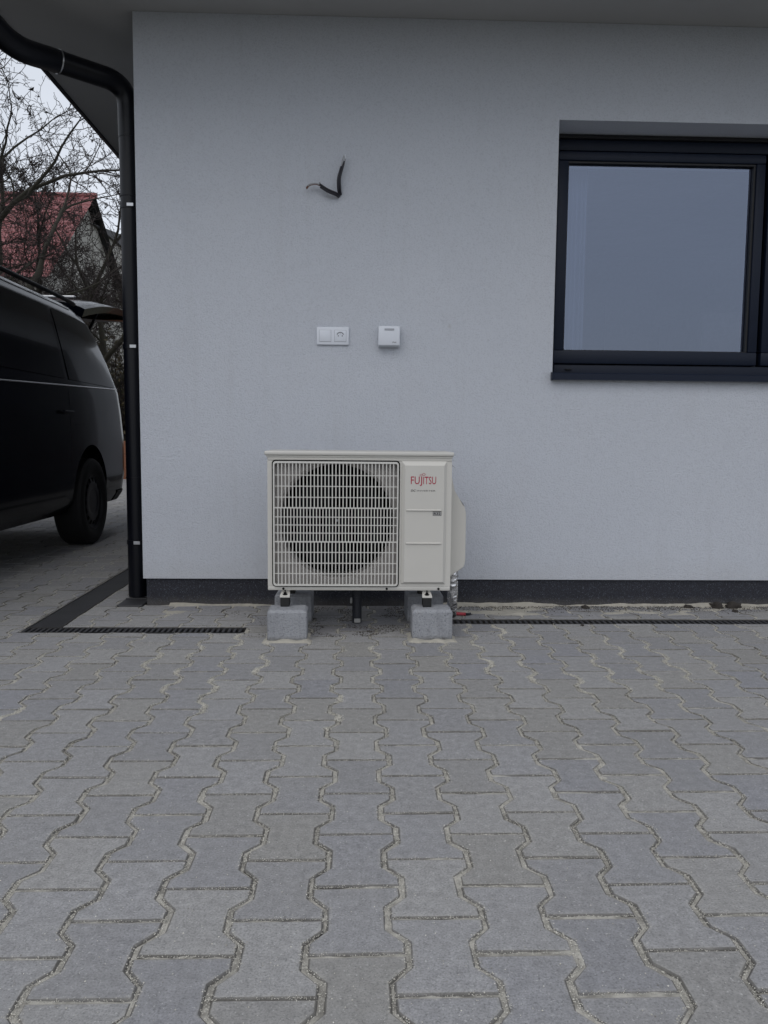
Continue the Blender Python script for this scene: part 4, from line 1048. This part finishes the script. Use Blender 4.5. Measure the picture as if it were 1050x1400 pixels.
def tree(name, base, height, spread, seed, label, cat='tree', lean=(0, 0), trunk_r=.16, levels=5, limbs=4, upright=.5, twigs=3, group=None, leaf=0, fork=.25, dens=.72, tw=.0044):
    rd = random.Random(seed); base = Vector(base)
    t = empty(name, base, label, cat, group); tb, cb = MB(), MB(); tips = []
    def branch(p, d, L_, r, lev):
        n = 7 if lev < 4 else 5; pts = [p.copy()]; rs = [r]; q_ = p.copy(); dd = d.copy(); bend = Vector((rd.gauss(0, .10), rd.gauss(0, .10), .07*upright))
        for i in range(n):
            wob = .11+.035*lev
            dd = (dd+bend+Vector((rd.gauss(0, wob), rd.gauss(0, wob), rd.gauss(0, wob*.8)))).normalized()
            q_ = q_+dd*L_/n; pts.append(q_.copy()); rs.append(max(r*(1-.68*(i+1)/n), tw))
            if i >= 1 and lev < levels and rd.random() < dens:
                k = 1 if rd.random() < (.80 if lev < 3 else .65) else 2
                for _ in range(k):
                    ax = dd.cross(Vector((rd.gauss(0, 1), rd.gauss(0, 1), rd.gauss(0, 1)))).normalized(); a = R_(rd.uniform(30, 70))
                    nd = (dd*math.cos(a)+ax*math.sin(a)*spread+Vector((0, 0, .18*upright))).normalized()
                    branch(q_, nd, L_*rd.uniform(.32, .60)*(1.1-.4*i/n), max(rs[-1]*rd.uniform(.36, .60), tw), lev+1)
            if i == n-1 and lev < levels:
                for _ in range(2):
                    branch(q_, (dd+Vector((rd.gauss(0, .35), rd.gauss(0, .35), rd.gauss(.1, .3)))).normalized(), L_*rd.uniform(.4, .6), rs[-1]*.9, lev+1)
            if lev >= levels-1:
                for _ in range(1):
                    e = q_+Vector((rd.gauss(0, 1), rd.gauss(0, 1), rd.gauss(.3, 1))).normalized()*rd.uniform(.03, .11)
                    cb.tube([q_, e], [tw*.8, tw], 3, cap=False)
        (tb if lev < 3 else cb).tube(pts, rs, 7 if lev < 3 else (4 if lev < 4 else 3), cap=False)
        if lev >= levels-1: tips.append((pts[-1], dd)); tips.append((pts[-2], dd))
    d0 = Vector((lean[0], lean[1], 1)).normalized(); fk = base.copy()
    hp = [Vector((0, 0, -.2)), d0*height*fork*.5+Vector((rd.uniform(-.05, .05), 0, 0)), d0*height*fork]
    tb.tube(hp, [trunk_r*1.2, trunk_r, trunk_r*.9], 10, cap=False)
    for i in range(limbs):
        a = 2*math.pi*i/limbs+rd.uniform(-.5, .5)
        nd = Vector((math.cos(a)*spread*.8, math.sin(a)*spread*.8, upright+.45)).normalized()
        branch(hp[2]-Vector((0, 0, rd.uniform(0, .2)*height*fork)), nd, height*rd.uniform(.42, .58), trunk_r*rd.uniform(.45, .7), 1)
    # buds and a few dead leaves
    for p, dd in tips:
        if rd.random() < .12+leaf:
            r = rd.uniform(.012, .03)*(1.6 if rd.random() < leaf else 1); u = Vector((rd.gauss(0, 1), rd.gauss(0, 1), rd.gauss(0, 1))).normalized()*r; v_ = dd*r*1.6
            cb.pydata([p-u, p+v_*.5-u*.2, p+u, p+v_*1.5], [(0, 1, 2), (0, 2, 3)])
    tb.build('trunk', BARK, t, smooth=True); cb.build('crown', TWIG, t); return t
for px, Y, h_, lm, up_, tr_, sdd, lb_, sp_ in [
        (135, 16.5, 5.6, 7, .75, .15, 11, 'bare tree with thick upright limbs, directly left of the downpipe', .85),
        (55, 18.0, 5.6, 5, .6, .10, 23, 'slender bare tree standing in front of the red roof', .9),
        (-60, 12.5, 6.2, 8, .30, .15, 5, 'tall bare tree reaching in from the left edge above the van', 1.15),
        (-190, 9.0, 5.6, 5, .55, .13, 77, 'bare tree outside the left edge whose twigs hang over the sky under the eave', 1.1),
        (185, 19.5, 5.6, 5, .6, .15, 41, 'bare tree half hidden behind the downpipe, farthest right', .9)]:
    b_ = pt(px, 600, Y)
    tree('bare_tree', (b_.x, Y, 0), h_, sp_, sdd, lb_, trunk_r=tr_, levels=4, limbs=lm, upright=up_, tw=.0030 if Y < 10 else .0042, dens={9.0: .50, 12.5: .60}.get(Y, .70), group='bare trees behind the yard', fork=.3)
# scrub: tangles of stems with withered leaves
def bush(x, y, w_, h_, seed, label, n=520):
    rd = random.Random(seed); t = empty('bush', (x, y, 0), label, 'bush', 'scrubby bushes behind the low wall'); sb, lb = MB(), MB()
    for i in range(n):
        bx, by = rd.gauss(0, w_*.28), rd.gauss(0, .35); d = Vector((rd.gauss(0, .35), rd.gauss(0, .35), 1)).normalized(); p = Vector((bx, by, 0)); L_ = h_*rd.uniform(.4, 1.05); pts = [p.copy()]
        for k in range(5):
            d = (d+Vector((rd.gauss(0, .25), rd.gauss(0, .25), rd.gauss(0, .12)))).normalized(); p = p+d*L_/5; pts.append(p.copy())
            for _ in range(2):
                q_ = p+Vector((rd.gauss(0, .12), rd.gauss(0, .12), rd.gauss(0, .1))); 
                if rd.random() < .6: sb.tube([p, q_], [.004, .002], 3, cap=False)
                for _ in range(2):
                    r = rd.uniform(.015, .04); u = Vector((rd.gauss(0, 1), rd.gauss(0, 1), rd.gauss(0, 1))).normalized()*r; v_ = Vector((rd.gauss(0, 1), rd.gauss(0, 1), rd.gauss(0, 1))).normalized()*r
                    c2 = q_+u; lb.pydata([c2-u, c2+v_, c2+u, c2-v_], [(0, 1, 2, 3)])
        sb.tube(pts, [.012, .010, .008, .006, .005, .003], 3, cap=False)
    sb.build('stems', TWIG, t); lb.build('foliage', LEAF, t)
for i, (px, Y, w_, h_, lb_) in enumerate([(165, 17.3, 2.0, 2.9, 'dense olive brown bush filling the gap between van and downpipe'), (112, 18.5, 2.6, 3.0, 'thick brown bush above the raised tailgate'),
                                   (60, 19.3, 3.0, 3.7, 'brown bush under the end of the red roof'), (5, 19.5, 3.2, 3.6, 'brown bush at the left edge under the red roof')]):
    p = pt(px, 600, Y); bush(p.x, Y, w_, h_, 60+i, lb_)

# neighbour house with a red roof
nh = empty('neighbour_house', (-10, 23, 0), 'neighbouring house with a red sheet metal roof behind the bare trees', 'house')
RYf, RYr, RYb = 21., 24.5, 28.
eL = pt(0, 372, RYf).z; rL = pt(60, 267, RYr).z; XE = pt(131, 267, RYr).x; XW = -19.
def NH(p): return (p[0]+10, p[1]-23, p[2])
b = MB(); vs, fs = [], []
rows, cols = 16, int((XE-XW)/.07)
for i in range(rows*2+1):
    u = (i//2)/rows if i % 2 == 0 else ((i//2)+1)/rows; st_ = 0 if i % 2 else .03
    if i == rows*2: u = 1; st_ = 0
    for j in range(cols+1):
        x = XW+(XE-XW)*j/cols; y = RYf-.4+(RYr-RYf+.4)*u; z = eL-.2+(rL-eL+.2)*u+.018*math.sin(x*2*math.pi/.21)+st_
        vs.append(NH((x, y, z)))
for i in range(rows*2):
    for j in range(cols): fs.append((i*(cols+1)+j, i*(cols+1)+j+1, (i+1)*(cols+1)+j+1, (i+1)*(cols+1)+j))
b.pydata(vs, fs); rf_ = b.build('roof', REDROOF, nh)
MB().pydata([NH(p) for p in [(XW, RYr, rL-.02), (XE, RYr, rL-.02), (XE, RYb+.4, eL-.2), (XW, RYb+.4, eL-.2)]], [(0, 1, 2, 3)]).build('roof_back', VANPL, nh)
MB().tube([NH((XW, RYr, rL+.02)), NH((XE+.03, RYr, rL+.02))], .075, 10).build('ridge_cap', REDROOF, rf_)
b = MB()
for x in (XE-.3,):
    b.pydata([NH(p) for p in [(XW+.3, RYf, 0), (x, RYf, 0), (x, RYf, eL-.12), (XW+.3, RYf, eL-.12), (x, RYb, 0), (x, RYb, eL-.12), (x, RYr, rL-.12), (XW+.3, RYb, 0), (XW+.3, RYb, eL-.12)]], [(0, 1, 2, 3), (1, 4, 5, 6, 2), (4, 7, 8, 5), (7, 0, 3, 8)])
b.build('wall', PALEWALL, nh)
for x in (-9.6, -12.4):
    f_ = MB().box(NH((x, RYf-.05, 1.4)), NH((x+1.2, RYf+.02, 2.7)), .01).build('window', WHITEP, nh)
    MB().box(NH((x+.08, RYf-.07, 1.48)), NH((x+1.12, RYf-.055, 2.62))).build('pane', VANG, f_)
# grey neighbouring shed seen through the branches
sh = empty('grey_building', (-5.6, 25, 0), 'pale grey building seen through branches right of the red roof', 'building')
xa, xb = pt(86, 600, 25).x, pt(134, 600, 25).x; zt = pt(100, 308, 25).z
MB().box((xa+5.6, 0, 0), (xb+5.6, 5, zt)).build('wall', PALEWALL, sh)
MB().pydata([(xa+5.5, -.2, zt), (xb+5.7, -.2, zt), (xb+5.7, 2.5, zt+.35), (xa+5.5, 2.5, zt+.35), (xb+5.7, 5.2, zt), (xa+5.5, 5.2, zt)], [(0, 1, 2, 3), (3, 2, 4, 5), (0, 3, 5), (1, 4, 2), (0, 5, 4, 1)]).build('roof', simple('dark_sheet', (.06, .06, .065), .7), sh)

# ------------------------------------------------------------------ small litter by the wall
def clod(x, y, r, mat, label, seed):
    bm_ = bmesh.new(); bmesh.ops.create_icosphere(bm_, subdivisions=3, radius=r)
    for v in bm_.verts:
        k = 1+.45*noise.noise(v.co/r*1.6+Vector((seed, 0, 0)))+.15*noise.noise(v.co/r*6+Vector((seed, 3, 0))); v.co = v.co*k; v.co.z *= .55
    me = bpy.data.meshes.new('clod'); bm_.to_mesh(me); bm_.free(); o = link('earth_clod', me, mat, smooth=True); o.location = (x, y, r*.25)
    return tag(o, label, 'clod')
CLOD = simple('brown_earth', (.045, .038, .033), .95, 0, .4, 40, bump=.006)
clod(1.13, 3.93, .02, CLOD, 'small brown clod in front of the plinth, left of the others', 1)
clod(1.655, 3.95, .02, CLOD, 'brown earth clod leaning on the plinth, second from the right edge', 2)
clod(1.80, 3.955, .032, CLOD, 'larger brown earth clod heaped against the plinth near the right edge', 3)
clod(1.885, 3.955, .034, CLOD, 'brown earth clod against the plinth at the right edge of the photo', 4)
clod(1.85, 3.86, .014, CLOD, 'small brown clod lying just in front of the big ones at the right', 5)
clod(1.015, 3.565, .008, INK if False else CLOD, 'tiny dark crumb just in front of the long drain', 6)
